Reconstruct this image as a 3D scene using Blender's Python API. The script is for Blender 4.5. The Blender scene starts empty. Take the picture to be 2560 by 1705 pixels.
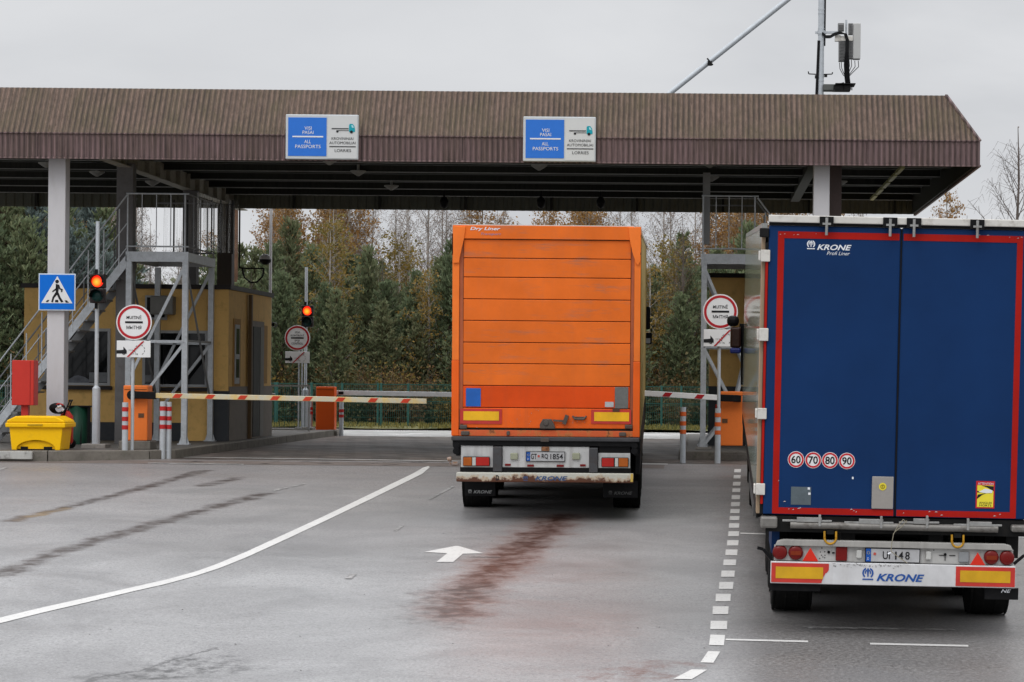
import bpy, bmesh, math, random
from mathutils import Vector, Matrix
R = math.radians
SC = bpy.context.scene
COL = SC.collection
random.seed(7)
# ------------------------------------------------------------ camera, world, sun
CAMZ = 1.49
cam = bpy.data.objects.new('camera', bpy.data.cameras.new('camera'))
COL.objects.link(cam); SC.camera = cam
cam.location = (0, 0, CAMZ)
cam.rotation_euler = (R(90), R(-0.5), 0)
cam.data.sensor_width = 36.0
cam.data.lens = 84.375
cam.data.shift_x = -0.1836
cam.data.shift_y = 0.0365
cam.data.clip_start = 0.5
cam.data.clip_end = 3000
SC.view_settings.view_transform = 'Standard'
SC.view_settings.look = 'None'
SC.view_settings.gamma = 1.0
SC.view_settings.exposure = 0.0
SUN_EL, SUN_AZ = R(48), R(205)          # azimuth measured from +Y, behind the camera
wd = bpy.data.worlds.new("World"); SC.world = wd; wd.use_nodes = True
nt = wd.node_tree; nt.nodes.clear()
wo = nt.nodes.new('ShaderNodeOutputWorld'); bg = nt.nodes.new('ShaderNodeBackground')
sky = nt.nodes.new('ShaderNodeTexSky'); sky.sky_type = 'NISHITA'; sky.sun_disc = False
sky.sun_elevation = SUN_EL; sky.sun_rotation = SUN_AZ
hs = nt.nodes.new('ShaderNodeHueSaturation'); hs.inputs['Saturation'].default_value = 0.12
nt.links.new(sky.outputs[0], hs.inputs['Color'])
tc = nt.nodes.new('ShaderNodeTexCoord'); mp = nt.nodes.new('ShaderNodeMapping')
mp.inputs['Scale'].default_value = (1.2, 1.2, 4.5)
mp.inputs['Rotation'].default_value = (0.0, 0.35, 0.0)
nt.links.new(tc.outputs['Generated'], mp.inputs[0])
cn = nt.nodes.new('ShaderNodeTexNoise'); cn.inputs['Scale'].default_value = 2.2; cn.inputs['Detail'].default_value = 6
cn.inputs['Distortion'].default_value = 0.4
nt.links.new(mp.outputs[0], cn.inputs['Vector'])
cr = nt.nodes.new('ShaderNodeValToRGB')
cr.color_ramp.elements[0].position = 0.32; cr.color_ramp.elements[0].color = (5.35, 5.5, 5.8, 1)
cr.color_ramp.elements[1].position = 0.68; cr.color_ramp.elements[1].color = (7.5, 7.6, 7.8, 1)
nt.links.new(cn.outputs['Fac'], cr.inputs[0])
mx = nt.nodes.new('ShaderNodeMixRGB'); mx.inputs[0].default_value = 0.88   # thick cloud layer over the sky
nt.links.new(hs.outputs[0], mx.inputs[1]); nt.links.new(cr.outputs[0], mx.inputs[2])
sx = nt.nodes.new('ShaderNodeSeparateXYZ'); nt.links.new(tc.outputs['Generated'], sx.inputs[0])
mr = nt.nodes.new('ShaderNodeMapRange'); mr.inputs[1].default_value = .18; mr.inputs[2].default_value = 1.0   # overcast sky: brighter overhead
mr.inputs[3].default_value = 1.0; mr.inputs[4].default_value = 3.3; nt.links.new(sx.outputs[2], mr.inputs[0])
vs_ = nt.nodes.new('ShaderNodeVectorMath'); vs_.operation = 'SCALE'; nt.links.new(mx.outputs[0], vs_.inputs[0]); nt.links.new(mr.outputs[0], vs_.inputs['Scale'])
nt.links.new(vs_.outputs[0], bg.inputs[0]); bg.inputs[1].default_value = 0.105
nt.links.new(bg.outputs[0], wo.inputs[0])
sl = bpy.data.lights.new('sun', 'SUN'); sl.energy = 0.8; sl.angle = R(30); sl.color = (1, 0.97, 0.93)
sun = bpy.data.objects.new('sun', sl); COL.objects.link(sun)
_d = Vector((math.sin(SUN_AZ) * math.cos(SUN_EL), math.cos(SUN_AZ) * math.cos(SUN_EL), math.sin(SUN_EL)))
sun.rotation_euler = _d.to_track_quat('Z', 'Y').to_euler()
sun.location = (0, 0, 60)

# ------------------------------------------------------------ survey helpers
F = 5517.0
CS, SN = math.cos(R(0.5)), math.sin(R(0.5))
def ray(x, y):
    dx, dy = x - 1609.2, y - 869.9
    return ((dx * CS + dy * SN) / F, -(-dx * SN + dy * CS) / F)
def w(x, y, d):                       # a point of the photograph at distance d -> world X, Z
    a, b = ray(x, y)
    return (a * d, CAMZ + b * d)
def gz(x, d):                         # height of the paved ground
    u = 42.25 - d
    if u <= 0: return 0.0
    if u > 34: s = .0389 * 34 + .0008 * 34 * 34 + (u - 34) * .0389
    else: s = .0389 * u + .0008 * u * u
    c = 0.010 * max(0, min(x, 12) - 1) * min(1, u / 12)
    return -s - c
def G(x, y):                          # a point of the photograph on the ground
    a, b = ray(x, y)
    lo, hi = 12.0, 70.0
    for _ in range(40):
        m = (lo + hi) / 2
        if CAMZ + b * m > gz(a * m, m): lo = m
        else: hi = m
    return (a * lo, lo)

# ------------------------------------------------------------ mesh builder
OFF = {}
def finish(o, parent):
    COL.objects.link(o)
    if parent is not None:
        o.parent = parent
    return o
class MB:
    def __init__(s): s.b = bmesh.new()
    def face(s, pts, smooth=False):
        f = s.b.faces.new([s.b.verts.new(p) for p in pts]); f.smooth = smooth; return f
    def box(s, x0, x1, y0, y1, z0, z1):
        if x0 > x1: x0, x1 = x1, x0
        if y0 > y1: y0, y1 = y1, y0
        if z0 > z1: z0, z1 = z1, z0
        v = [s.b.verts.new(p) for p in ((x0,y0,z0),(x1,y0,z0),(x1,y1,z0),(x0,y1,z0),(x0,y0,z1),(x1,y0,z1),(x1,y1,z1),(x0,y1,z1))]
        for q in ((0,3,2,1),(4,5,6,7),(0,1,5,4),(1,2,6,5),(2,3,7,6),(3,0,4,7)):
            s.b.faces.new([v[i] for i in q])
        return s
    def prism(s, poly, y0, y1):       # poly in X,Z extruded along Y
        a = [s.b.verts.new((p[0], y0, p[1])) for p in poly]
        c = [s.b.verts.new((p[0], y1, p[1])) for p in poly]
        n = len(poly)
        s.b.faces.new(a); s.b.faces.new(c[::-1])
        for i in range(n): s.b.faces.new((a[i], c[i], c[(i+1) % n], a[(i+1) % n]))
        return s
    def prismx(s, poly, x0, x1):      # poly in Y,Z extruded along X
        a = [s.b.verts.new((x0, p[0], p[1])) for p in poly]
        c = [s.b.verts.new((x1, p[0], p[1])) for p in poly]
        n = len(poly)
        s.b.faces.new(a); s.b.faces.new(c[::-1])
        for i in range(n): s.b.faces.new((a[i], c[i], c[(i+1) % n], a[(i+1) % n]))
        return s
    def prismz(s, poly, z0, z1):
        a = [s.b.verts.new((p[0], p[1], z0)) for p in poly]
        c = [s.b.verts.new((p[0], p[1], z1)) for p in poly]
        n = len(poly)
        s.b.faces.new(a); s.b.faces.new(c[::-1])
        for i in range(n): s.b.faces.new((a[i], c[i], c[(i+1) % n], a[(i+1) % n]))
        return s
    def bar(s, p0, p1, wd, ht, up=(0, 0, 1)):
        p0, p1 = Vector(p0), Vector(p1); d = (p1 - p0).normalized(); u = Vector(up)
        if abs(d.dot(u)) > .98: u = Vector((0, 1, 0))
        sd = d.cross(u).normalized() * wd / 2; u2 = sd.cross(d).normalized() * ht / 2
        v = [s.b.verts.new(p + a * sd + c * u2) for p in (p0, p1) for a, c in ((-1,-1),(1,-1),(1,1),(-1,1))]
        for q in ((0,1,2,3),(7,6,5,4),(0,4,5,1),(1,5,6,2),(2,6,7,3),(3,7,4,0)):
            s.b.faces.new([v[i] for i in q])
        return s
    def tube(s, p0, p1, r, seg=12, r2=None, caps=True):
        p0, p1 = Vector(p0), Vector(p1); r2 = r if r2 is None else r2
        d = (p1 - p0).normalized(); u = Vector((0, 0, 1)) if abs(d.z) < .9 else Vector((0, 1, 0))
        a = d.cross(u).normalized(); c = d.cross(a)
        k = [(math.cos(2*math.pi*i/seg), math.sin(2*math.pi*i/seg)) for i in range(seg)]
        A = [s.b.verts.new(p0 + r*(x*a + y*c)) for x, y in k]
        B = [s.b.verts.new(p1 + r2*(x*a + y*c)) for x, y in k]
        for i in range(seg):
            f = s.b.faces.new((A[i], B[i], B[(i+1) % seg], A[(i+1) % seg])); f.smooth = True
        if caps:
            s.b.faces.new([s.b.verts.new(v.co) for v in A]); s.b.faces.new([s.b.verts.new(v.co) for v in B[::-1]])
        return s
    def path(s, pts, r, seg=8):
        for i in range(len(pts) - 1):
            s.tube(pts[i], pts[i+1], r, seg)
        return s
    def ring(s, c, r_out, r_in, y0, y1, seg=48, a0=0, a1=360):   # annulus facing -Y
        cx, cz = c; full = a1 - a0 >= 360
        n = seg if full else seg + 1
        P = [R(a0 + (a1 - a0) * i / seg) for i in range(n)]
        def row(rr, y): return [s.b.verts.new((cx + rr*math.cos(t), y, cz + rr*math.sin(t))) for t in P]
        fo, fi, bo, bi = row(r_out, y0), row(r_in, y0), row(r_out, y1), row(r_in, y1)
        for i in range(n if full else n - 1):
            j = (i + 1) % n
            s.b.faces.new((fo[i], fo[j], fi[j], fi[i])); s.b.faces.new((bo[j], bo[i], bi[i], bi[j]))
            s.b.faces.new((fo[j], fo[i], bo[i], bo[j])); s.b.faces.new((fi[i], fi[j], bi[j], bi[i]))
        return s
    def disc(s, c, r, y0, y1, seg=40):
        s.prism([(c[0] + r*math.cos(2*math.pi*i/seg), c[1] + r*math.sin(2*math.pi*i/seg)) for i in range(seg)], y0, y1); return s
    def lathe(s, prof, c, axis='x', seg=28, a0=0, a1=360):       # prof: (offset along axis, radius)
        rows = []
        full = a1 - a0 >= 360; n = seg if full else seg + 1
        for (o, r) in prof:
            row = []
            for i in range(n):
                t = R(a0 + (a1 - a0) * i / seg); p, q = r*math.cos(t), r*math.sin(t)
                if axis == 'x': co = (c[0]+o, c[1]+p, c[2]+q)
                elif axis == 'y': co = (c[0]+p, c[1]+o, c[2]+q)
                else: co = (c[0]+p, c[1]+q, c[2]+o)
                row.append(s.b.verts.new(co))
            rows.append(row)
        for k in range(len(rows)-1):
            for i in range(n if full else n-1):
                j = (i+1) % n
                f = s.b.faces.new((rows[k][i], rows[k+1][i], rows[k+1][j], rows[k][j])); f.smooth = True
        return s
    def build(s, name, mat, parent=None, bevel=0, label=None):
        off = OFF.get(parent.name, Vector((0,0,0))) if parent is not None else Vector((0,0,0))
        if off.length: bmesh.ops.translate(s.b, verts=s.b.verts, vec=-off)
        bmesh.ops.recalc_face_normals(s.b, faces=s.b.faces)
        me = bpy.data.meshes.new(name); s.b.to_mesh(me); s.b.free()
        me.materials.append(mat)
        o = bpy.data.objects.new(name, me); finish(o, parent)
        OFF[o.name] = off
        if bevel:
            m = o.modifiers.new('bevel', 'BEVEL'); m.width = bevel; m.segments = 2; m.limit_method = 'ANGLE'; m.angle_limit = R(40)
        if label: o['label'] = label
        return o
def thing(name, label, cat, loc=(0,0,0), group=None, world=True):
    o = bpy.data.objects.new(name, None); COL.objects.link(o); o.location = loc
    o.empty_display_size = .2
    o['label'] = label; o['category'] = cat
    if group: o['group'] = group
    OFF[o.name] = Vector(loc) if world else Vector((0,0,0))
    return o
def tag(o, label, cat, group=None, kind=None):
    if label: o['label'] = label
    if cat: o['category'] = cat
    if group: o['group'] = group
    if kind: o['kind'] = kind
    return o
def struct(o): o['kind'] = 'structure'; return o
def copy_tree(o, parent=None):
    c = o.copy(); COL.objects.link(c)
    if parent is not None: c.parent = parent
    for ch in list(o.children): copy_tree(ch, c)
    return c

# ------------------------------------------------------------ materials
class NT:
    def __init__(s, name):
        s.m = bpy.data.materials.new(name); s.m.use_nodes = True
        s.t = s.m.node_tree; s.t.nodes.clear()
        s.out = s.t.nodes.new('ShaderNodeOutputMaterial'); s.p = s.t.nodes.new('ShaderNodeBsdfPrincipled')
        s.t.links.new(s.p.outputs[0], s.out.inputs[0])
        s.tc = s.t.nodes.new('ShaderNodeTexCoord')
    def n(s, typ, **kw):
        x = s.t.nodes.new('ShaderNode' + typ)
        for k, v in kw.items(): setattr(x, k, v)
        return x
    def l(s, a, b): s.t.links.new(a, b)
    def set(s, inp, v):
        if hasattr(v, 'is_output') or isinstance(v, bpy.types.NodeSocket): s.l(v, inp)
        else:
            if isinstance(v, (tuple, list)) and len(v) == 3 and inp.type == 'RGBA': v = (*v, 1)
            inp.default_value = v
    def mapping(s, scale=(1,1,1), src=None, rot=(0,0,0)):
        m = s.n('Mapping'); m.inputs['Scale'].default_value = scale; m.inputs['Rotation'].default_value = rot
        s.l(src or s.tc.outputs['Object'], m.inputs[0]); return m.outputs[0]
    def noise(s, scale, detail=4, rough=.55, vec=None, dist=0):
        x = s.n('TexNoise'); x.inputs['Scale'].default_value = scale; x.inputs['Detail'].default_value = detail
        x.inputs['Roughness'].default_value = rough; x.inputs['Distortion'].default_value = dist
        s.l(vec or s.tc.outputs['Object'], x.inputs['Vector']); return x.outputs['Fac']
    def ramp(s, f, stops):
        x = s.n('ValToRGB'); e = x.color_ramp.elements
        while len(e) < len(stops): e.new(.5)
        for k, (p, c) in enumerate(stops):
            e[k].position = p; e[k].color = (c, c, c, 1) if not isinstance(c, (tuple, list)) else (*c[:3], 1)
        s.l(f, x.inputs[0]); return x.outputs[0]
    def mix(s, f, a, b, mode='MIX'):
        x = s.n('MixRGB', blend_type=mode); s.set(x.inputs[0], f); s.set(x.inputs[1], a); s.set(x.inputs[2], b); return x.outputs[0]
    def math(s, op, a, b=0.0, c=None, clamp=False):
        x = s.n('Math', operation=op, use_clamp=clamp); s.set(x.inputs[0], a); s.set(x.inputs[1], b)
        if c is not None: s.set(x.inputs[2], c)
        return x.outputs[0]
    def vm(s, op, a, b=None, scale=None):
        x = s.n('VectorMath', operation=op); s.set(x.inputs[0], a)
        if b is not None: s.set(x.inputs[1], b)
        if scale is not None: s.set(x.inputs['Scale'], scale)
        return x.outputs['Value'] if op in ('DOT_PRODUCT', 'LENGTH', 'DISTANCE') else x.outputs[0]
    def bump(s, h, strength=.3, dist=.01):
        x = s.n('Bump'); x.inputs['Strength'].default_value = strength; x.inputs['Distance'].default_value = dist
        s.l(h, x.inputs['Height']); s.l(x.outputs[0], s.p.inputs['Normal'])
    def end(s, col=None, rough=None, metal=None, spec=None, coat=None):
        if col is not None: s.set(s.p.inputs['Base Color'], col)
        if rough is not None: s.set(s.p.inputs['Roughness'], rough)
        if metal is not None: s.set(s.p.inputs['Metallic'], metal)
        if spec is not None: s.set(s.p.inputs['Specular IOR Level'], spec)
        if coat is not None: s.set(s.p.inputs['Coat Weight'], coat)
        return s.m
def lin(r, g, b):
    f = lambda c: ((c/255+.055)/1.055)**2.4 if c > 10 else c/255/12.92
    return (f(r), f(g), f(b))
def sc(c, k): return tuple(min(1, x*k) for x in c)
MATS = {}
def pm(name, col, rough=.5, metal=0, var=.18, vs=4, dirt=0, dcol=(.06,.05,.04), bump=0, bs=60, spec=.22, stretch=(1,1,1), coat=0):
    if name in MATS: return MATS[name]
    s = NT(name)
    v = s.mapping(stretch)
    n1 = s.noise(vs, 5, .6, v); n2 = s.noise(vs*7, 3, .6, v)
    f = s.math('ADD', s.math('MULTIPLY', n1, .7), s.math('MULTIPLY', n2, .3))
    c = s.mix(s.ramp(f, [(.3, 0), (.7, 1)]), sc(col, 1-var), sc(col, 1+var*.6))
    if dirt:
        dn = s.noise(vs*1.7+1.3, 8, .68, v)
        c = s.mix(s.math('MULTIPLY', s.ramp(dn, [(.52, 0), (.68, 1)]), dirt), c, dcol)
    r = s.math('ADD', s.math('MULTIPLY', n1, .2), rough-.1, clamp=True)
    if bump: s.bump(s.noise(bs, 3, .6, v), bump, .01)
    MATS[name] = s.end(c, r, metal, spec, coat or None); return MATS[name]
def flat(name, col, rough=.4, metal=0):
    return pm(name, col, rough, metal, .05, 9)

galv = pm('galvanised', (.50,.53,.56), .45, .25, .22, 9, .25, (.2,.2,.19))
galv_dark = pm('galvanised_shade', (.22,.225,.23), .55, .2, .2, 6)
pole_m = pm('pole_grey', (.47,.50,.53), .5, .2, .12, 6, .2, (.25,.25,.24))
white_m = pm('white_paint', (.53,.52,.535), .45, 0, .06, 3, .25, (.42,.40,.37), stretch=(1,1,.3))
offwhite = pm('offwhite_metal', (.60,.58,.54), .45, 0, .08, 4, .5, (.25,.22,.18))
concrete = pm('concrete', (.25,.235,.215), .75, 0, .3, 2, .6, (.10,.09,.07), .5, 40)
kerb_m = pm('kerb_concrete', (.17,.155,.135), .7, 0, .35, 2.5, .6, (.07,.075,.05), .5, 50)
black = pm('black_plastic', (.006,.006,.007), .5, 0, .3, 6, .3, (.025,.022,.02), spec=.15)
rubber = pm('tyre_rubber', (.007,.007,.007), .8, 0, .3, 8, .4, (.025,.022,.02), spec=.12)
steel_dark = pm('chassis_steel', (.011,.011,.011), .6, .1, .3, 6, .4, (.03,.025,.02), spec=.15)
red_m = pm('red_paint', (.50,.035,.025), .45, 0, .08, 5)
sign_red = flat('sign_red', (.42,.018,.025), .4)
sign_white = flat('sign_white', (.72,.72,.72), .4)
sign_black = flat('sign_black', (.012,.012,.014), .5)
sign_blue = flat('sign_blue', lin(0,105,205), .35)
panel_blue = flat('panel_blue', lin(45,110,200), .4)
grey_blue = flat('sign_grey_frame', (.50,.53,.55), .4)
glass = NT('dark_glass').end((.006,.007,.008), .08, 0, .3)
# ------------------------------------------------------------ writing
def text_box(s, x0, x1, z0, z1, y, mat, parent, name='lettering', shear=0, bold=.0, keep=False):
    cu = bpy.data.curves.new('t', 'FONT'); cu.body = s; cu.size = 1; cu.shear = shear; cu.offset = bold; cu.align_x = 'LEFT'
    cu.resolution_u = 3
    ob = bpy.data.objects.new('t', cu); COL.objects.link(ob)
    dg = bpy.context.evaluated_depsgraph_get(); dg.update()
    me = bpy.data.meshes.new_from_object(ob.evaluated_get(dg))
    bpy.data.objects.remove(ob); bpy.data.curves.remove(cu)
    xs = [v.co.x for v in me.vertices]; ys = [v.co.y for v in me.vertices]
    ax, bx_, ay, by = min(xs), max(xs), min(ys), max(ys)
    kx, kz = (x1-x0)/(bx_-ax), (z1-z0)/(by-ay)
    if keep: kx = kz
    off = OFF.get(parent.name, Vector((0,0,0)))
    for v in me.vertices:
        X, Z = x0 + (v.co.x-ax)*kx, z0 + (v.co.y-ay)*kz
        v.co = Vector((X, y, Z)) - off
    me.materials.clear(); me.materials.append(mat)
    o = bpy.data.objects.new(name, me); finish(o, parent); OFF[o.name] = off
    return o

# ------------------------------------------------------------ ground
def sheet(name, mat, xs, ys, zf):
    b = bmesh.new()
    g = [[b.verts.new((x, y, zf(x, y))) for y in ys] for x in xs]
    for i in range(len(xs)-1):
        for j in range(len(ys)-1):
            f = b.faces.new((g[i][j], g[i+1][j], g[i+1][j+1], g[i][j+1])); f.smooth = True
    me = bpy.data.meshes.new(name); b.to_mesh(me); b.free(); me.materials.append(mat)
    o = bpy.data.objects.new(name, me); COL.objects.link(o); o['kind'] = 'structure'; return o
def rng(a, b, s):
    n = max(1, int(round((b-a)/s))); return [a + (b-a)*i/n for i in range(n+1)]

def seg_mask(s, P, pts, w0, w1):
    """soft mask round a polyline on the ground, in metres"""
    tot = None
    for (a, b) in zip(pts[:-1], pts[1:]):
        ba = Vector((b[0]-a[0], b[1]-a[1], 0)); L2 = ba.length_squared
        pa = s.vm('SUBTRACT', P, (a[0], a[1], 0))
        t = s.math('DIVIDE', s.vm('DOT_PRODUCT', pa, tuple(ba)), L2, clamp=True)
        d = s.vm('DISTANCE', pa, s.vm('SCALE', tuple(ba), scale=t))
        tot = d if tot is None else s.math('MINIMUM', tot, d)
    x = s.n('MapRange'); x.interpolation_type = 'SMOOTHSTEP'
    s.l(tot, x.inputs[0]); x.inputs[1].default_value = w0; x.inputs[2].default_value = w1
    x.inputs[3].default_value = 1; x.inputs[4].default_value = 0
    return x.outputs[0]

def asphalt_mat():
    s = NT('wet_asphalt')
    P0 = s.tc.outputs['Object']
    P = s.vm('MULTIPLY', P0, (1, 1, 0))
    nz = s.n('TexNoise'); nz.inputs['Scale'].default_value = 2.3; nz.inputs['Detail'].default_value = 8; nz.inputs['Roughness'].default_value = .72
    s.l(P, nz.inputs['Vector'])
    dv = s.vm('SCALE', s.vm('SUBTRACT', nz.outputs['Color'], (.5, .5, .5)), scale=.55)
    PD = s.vm('MULTIPLY', s.vm('ADD', P, dv), (1, 1, 0))
    dv2 = s.vm('SCALE', s.vm('SUBTRACT', nz.outputs['Color'], (.5, .5, .5)), scale=2.2)
    PD2 = s.vm('MULTIPLY', s.vm('ADD', P, dv2), (1, 1, 0))
    big = s.noise(.23, 5, .55, P, .6); mid = s.noise(1.1, 6, .6, P); fine = s.noise(22, 6, .75, P); grit = s.noise(110, 2, .6, P)
    band = s.noise(.5, 5, .6, s.mapping((.35, 1.2, 1), P))
    base = s.mix(s.ramp(big, [(.35, 0), (.65, 1)]), (.225,.222,.224), (.335,.332,.335))
    sep = s.n('SeparateXYZ'); s.l(P, sep.inputs[0])
    # the lane towards the gate is a redder, older surface
    far = s.n('MapRange'); s.l(s.math('ADD', sep.outputs[1], s.math('MULTIPLY', mid, 5)), far.inputs[0])
    far.inputs[1].default_value = 30; far.inputs[2].default_value = 42
    base = s.mix(s.math('MULTIPLY', far.outputs[0], .75), base, (.150,.124,.116))
    # right hand lane: newer, darker course
    rl = s.n('MapRange'); s.l(s.math('ADD', sep.outputs[0], s.math('MULTIPLY', mid, .25)), rl.inputs[0])
    rl.inputs[1].default_value = .25; rl.inputs[2].default_value = .75
    base = s.mix(s.math('MULTIPLY', rl.outputs[0], .8), base, (.090,.080,.074))
    base = s.mix(s.math('MULTIPLY', s.ramp(fine, [(.42, 0), (.62, 1)]), .45), base, (.36,.355,.35))
    base = s.mix(s.math('MULTIPLY', s.ramp(s.noise(16, 5, .75, P), [(.50, 0), (.66, 1)]), .45), base, (.055,.054,.055)); base = s.mix(s.math('MULTIPLY', s.ramp(s.noise(.55, 6, .65, P, 1.2), [(.44, 0), (.62, 1)]), .42), base, (.15,.147,.149))
    gr = s.noise(38, 6, .8, P); base = s.mix(1.0, base, s.ramp(gr, [(.34, (.58,.58,.58)), (.5, (1,1,1)), (.66, (1.45,1.45,1.45))]), 'MULTIPLY')
    cracks = [[G(*p) for p in L] for L in (
        [(20,1198),(140,1170),(300,1130),(470,1082)],
        [(0,1322),(130,1270),(250,1235),(400,1192),(520,1158),(610,1135)],
        [(470,1116),(550,1098)])]
    m = None
    for k, L in enumerate(cracks):
        q = seg_mask(s, PD, L, .03, (.20, .26, .22)[k]); m = q if m is None else s.math('MAXIMUM', m, q)
    brk = s.ramp(s.noise(3.5, 6, .7, P), [(.36, .25), (.56, 1)])
    m = s.math('MULTIPLY', m, brk)
    base = s.mix(m, base, (.045,.033,.028))
    ochre = seg_mask(s, PD, [G(30,1197), G(150,1168)], .02, .16)
    base = s.mix(s.math('MULTIPLY', ochre, s.ramp(mid, [(.4, 0), (.6, .8)])), base, (.22,.14,.05))
    wetd = seg_mask(s, PD2, [G(330,1562), G(455,1528)], .1, .7)
    base = s.mix(s.math('MULTIPLY', wetd, s.ramp(s.noise(6, 6, .75, P), [(.42, 0), (.6, .85)])), base, (.02,.02,.02))
    thin = seg_mask(s, PD, [G(200,1568), G(330,1537), G(490,1490)], .0, .05)
    base = s.mix(s.math('MULTIPLY', thin, .7), base, (.02,.02,.02))
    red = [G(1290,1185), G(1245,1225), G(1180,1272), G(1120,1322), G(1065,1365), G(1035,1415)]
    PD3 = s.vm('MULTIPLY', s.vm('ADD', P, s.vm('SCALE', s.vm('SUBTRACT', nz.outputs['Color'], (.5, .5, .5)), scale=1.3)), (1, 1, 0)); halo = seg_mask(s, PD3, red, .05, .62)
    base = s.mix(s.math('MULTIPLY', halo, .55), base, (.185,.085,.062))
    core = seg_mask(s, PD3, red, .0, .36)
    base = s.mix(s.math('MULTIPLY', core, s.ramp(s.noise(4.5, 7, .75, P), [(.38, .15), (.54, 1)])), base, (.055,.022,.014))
    low = seg_mask(s, PD2, [G(1410,1562), G(1500,1530)], .05, .45)
    base = s.mix(s.math('MULTIPLY', low, s.ramp(s.noise(5, 7, .75, P), [(.40, .0), (.6, .8)])), base, (.12,.045,.03))
    wet2 = seg_mask(s, PD2, [G(1000,1425), G(1060,1360)], .1, .8)
    base = s.mix(s.math('MULTIPLY', wet2, s.ramp(s.noise(6, 7, .75, P), [(.45, 0), (.6, .6)])), base, (.04,.04,.04))
    r = s.math('ADD', s.math('MULTIPLY', s.ramp(band, [(.36, 0), (.62, 1)]), .26), .20)
    r = s.math('ADD', r, s.math('MULTIPLY', far.outputs[0], .14))
    r = s.math('ADD', r, s.math('MULTIPLY', s.ramp(fine, [(.3, 0), (.7, 1)]), .08))
    h = s.math('ADD', s.math('MULTIPLY', fine, .7), s.math('MULTIPLY', grit, .3))
    s.bump(h, .45, .006)
    s.p.inputs['Coat Roughness'].default_value = .34
    return s.end(base, s.math('ADD', r, .08), 0, .35, s.math('MULTIPLY', s.math('ADD', .10, s.math('MULTIPLY', s.ramp(s.noise(.35, 6, .62, s.mapping((.5, 1.0, 1), P), 1.0), [(.42, 1), (.60, 0)]), .30)), s.math('SUBTRACT', 1, s.math('MULTIPLY', far.outputs[0], .75))))
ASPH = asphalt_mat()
def paver_mat():
    s = NT('block_paving')
    P = s.tc.outputs['Object']
    br = s.n('TexBrick'); br.offset = .5; br.inputs['Scale'].default_value = 1
    br.inputs['Brick Width'].default_value = .8; br.inputs['Row Height'].default_value = .30; br.inputs['Mortar Size'].default_value = .035
    br.inputs['Mortar Smooth'].default_value = .4
    br.inputs['Color1'].default_value = (.215,.18,.158, 1); br.inputs['Color2'].default_value = (.10,.085,.075, 1); br.inputs['Mortar'].default_value = (.02,.017,.015, 1)
    s.l(s.mapping((1,1,1), P, (0,0,R(45))), br.inputs['Vector'])
    n = s.noise(.8, 6, .6, P)
    c = s.mix(s.ramp(n, [(.35, .55), (.65, 0)]), br.outputs['Color'], (.045,.038,.034))
    sep = s.n('SeparateXYZ'); s.l(P, sep.inputs[0])
    r = s.math('ADD', s.math('MULTIPLY', s.ramp(n, [(.35, 0), (.65, 1)]), .22), .50)
    s.bump(s.math('SUBTRACT', 1, br.outputs['Fac']), .5, .006)
    return s.end(c, r, 0, .15)
PAV = paver_mat()
def grass_ground():
    s = NT('rough_grass')
    P = s.tc.outputs['Object']
    n = s.noise(1.3, 6, .7, P); n2 = s.noise(9, 4, .7, P)
    c = s.mix(s.ramp(n, [(.4, 0), (.62, 1)]), (.085,.10,.03), (.17,.15,.05))
    c = s.mix(s.ramp(n2, [(.35, .5), (.6, 0)]), c, (.05,.045,.02))
    s.bump(n2, .8, .05); return s.end(c, .85)
GRS = grass_ground()
FLOOR = pm('forest_floor', (.045,.035,.020), .9, 0, .4, .7, .5, (.02,.02,.01), .8, 8)
CPAV = pm('pale_concrete', (.60,.59,.58), .25, 0, .2, .5, .5, (.15,.14,.13), .2, 30)
def tz(x, y):
    b = -0.035
    if y < 62: return gz(x, y) + b
    if y < 68: return b
    return b - min(.35, (y-68)*.06) + .12*math.sin(x*.31)*math.sin(y*.22)*min(1, (y-68)/20)
def ext(a, b, far, s, mid): return [-far, -far*.6, -far*.35, -120, -70] + rng(a, b, s) + [60, 100, far*.4, far]
sheet('ground', FLOOR, [-900, -500, -250, -120, -70] + rng(-46, 30, 2.0) + [50, 90, 200, 500, 900],
      [-300, -120, -50] + rng(-20, 130, 1.5) + [160, 220, 400, 900, 1800], tz)
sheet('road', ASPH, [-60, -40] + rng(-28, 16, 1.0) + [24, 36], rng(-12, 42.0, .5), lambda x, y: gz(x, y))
sheet('paved_lane', PAV, [-9.6] + rng(-9.0, 20, 1.0), rng(42.0, 59, 1.0), lambda x, y: gz(x, y) + (.0 if y > 42.2 else 0))
sheet('far_pavement', CPAV, rng(-50, 24, 2), rng(59, 65.6, 1.1), lambda x, y: 0.0)
sheet('grass_verge', GRS, rng(-60, 40, 1.5), rng(65.6, 70.5, .7), lambda x, y: .0 + .05*math.sin(x*1.3)*math.sin(y*2) + .06 - max(0, y-68)*.07)

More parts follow.
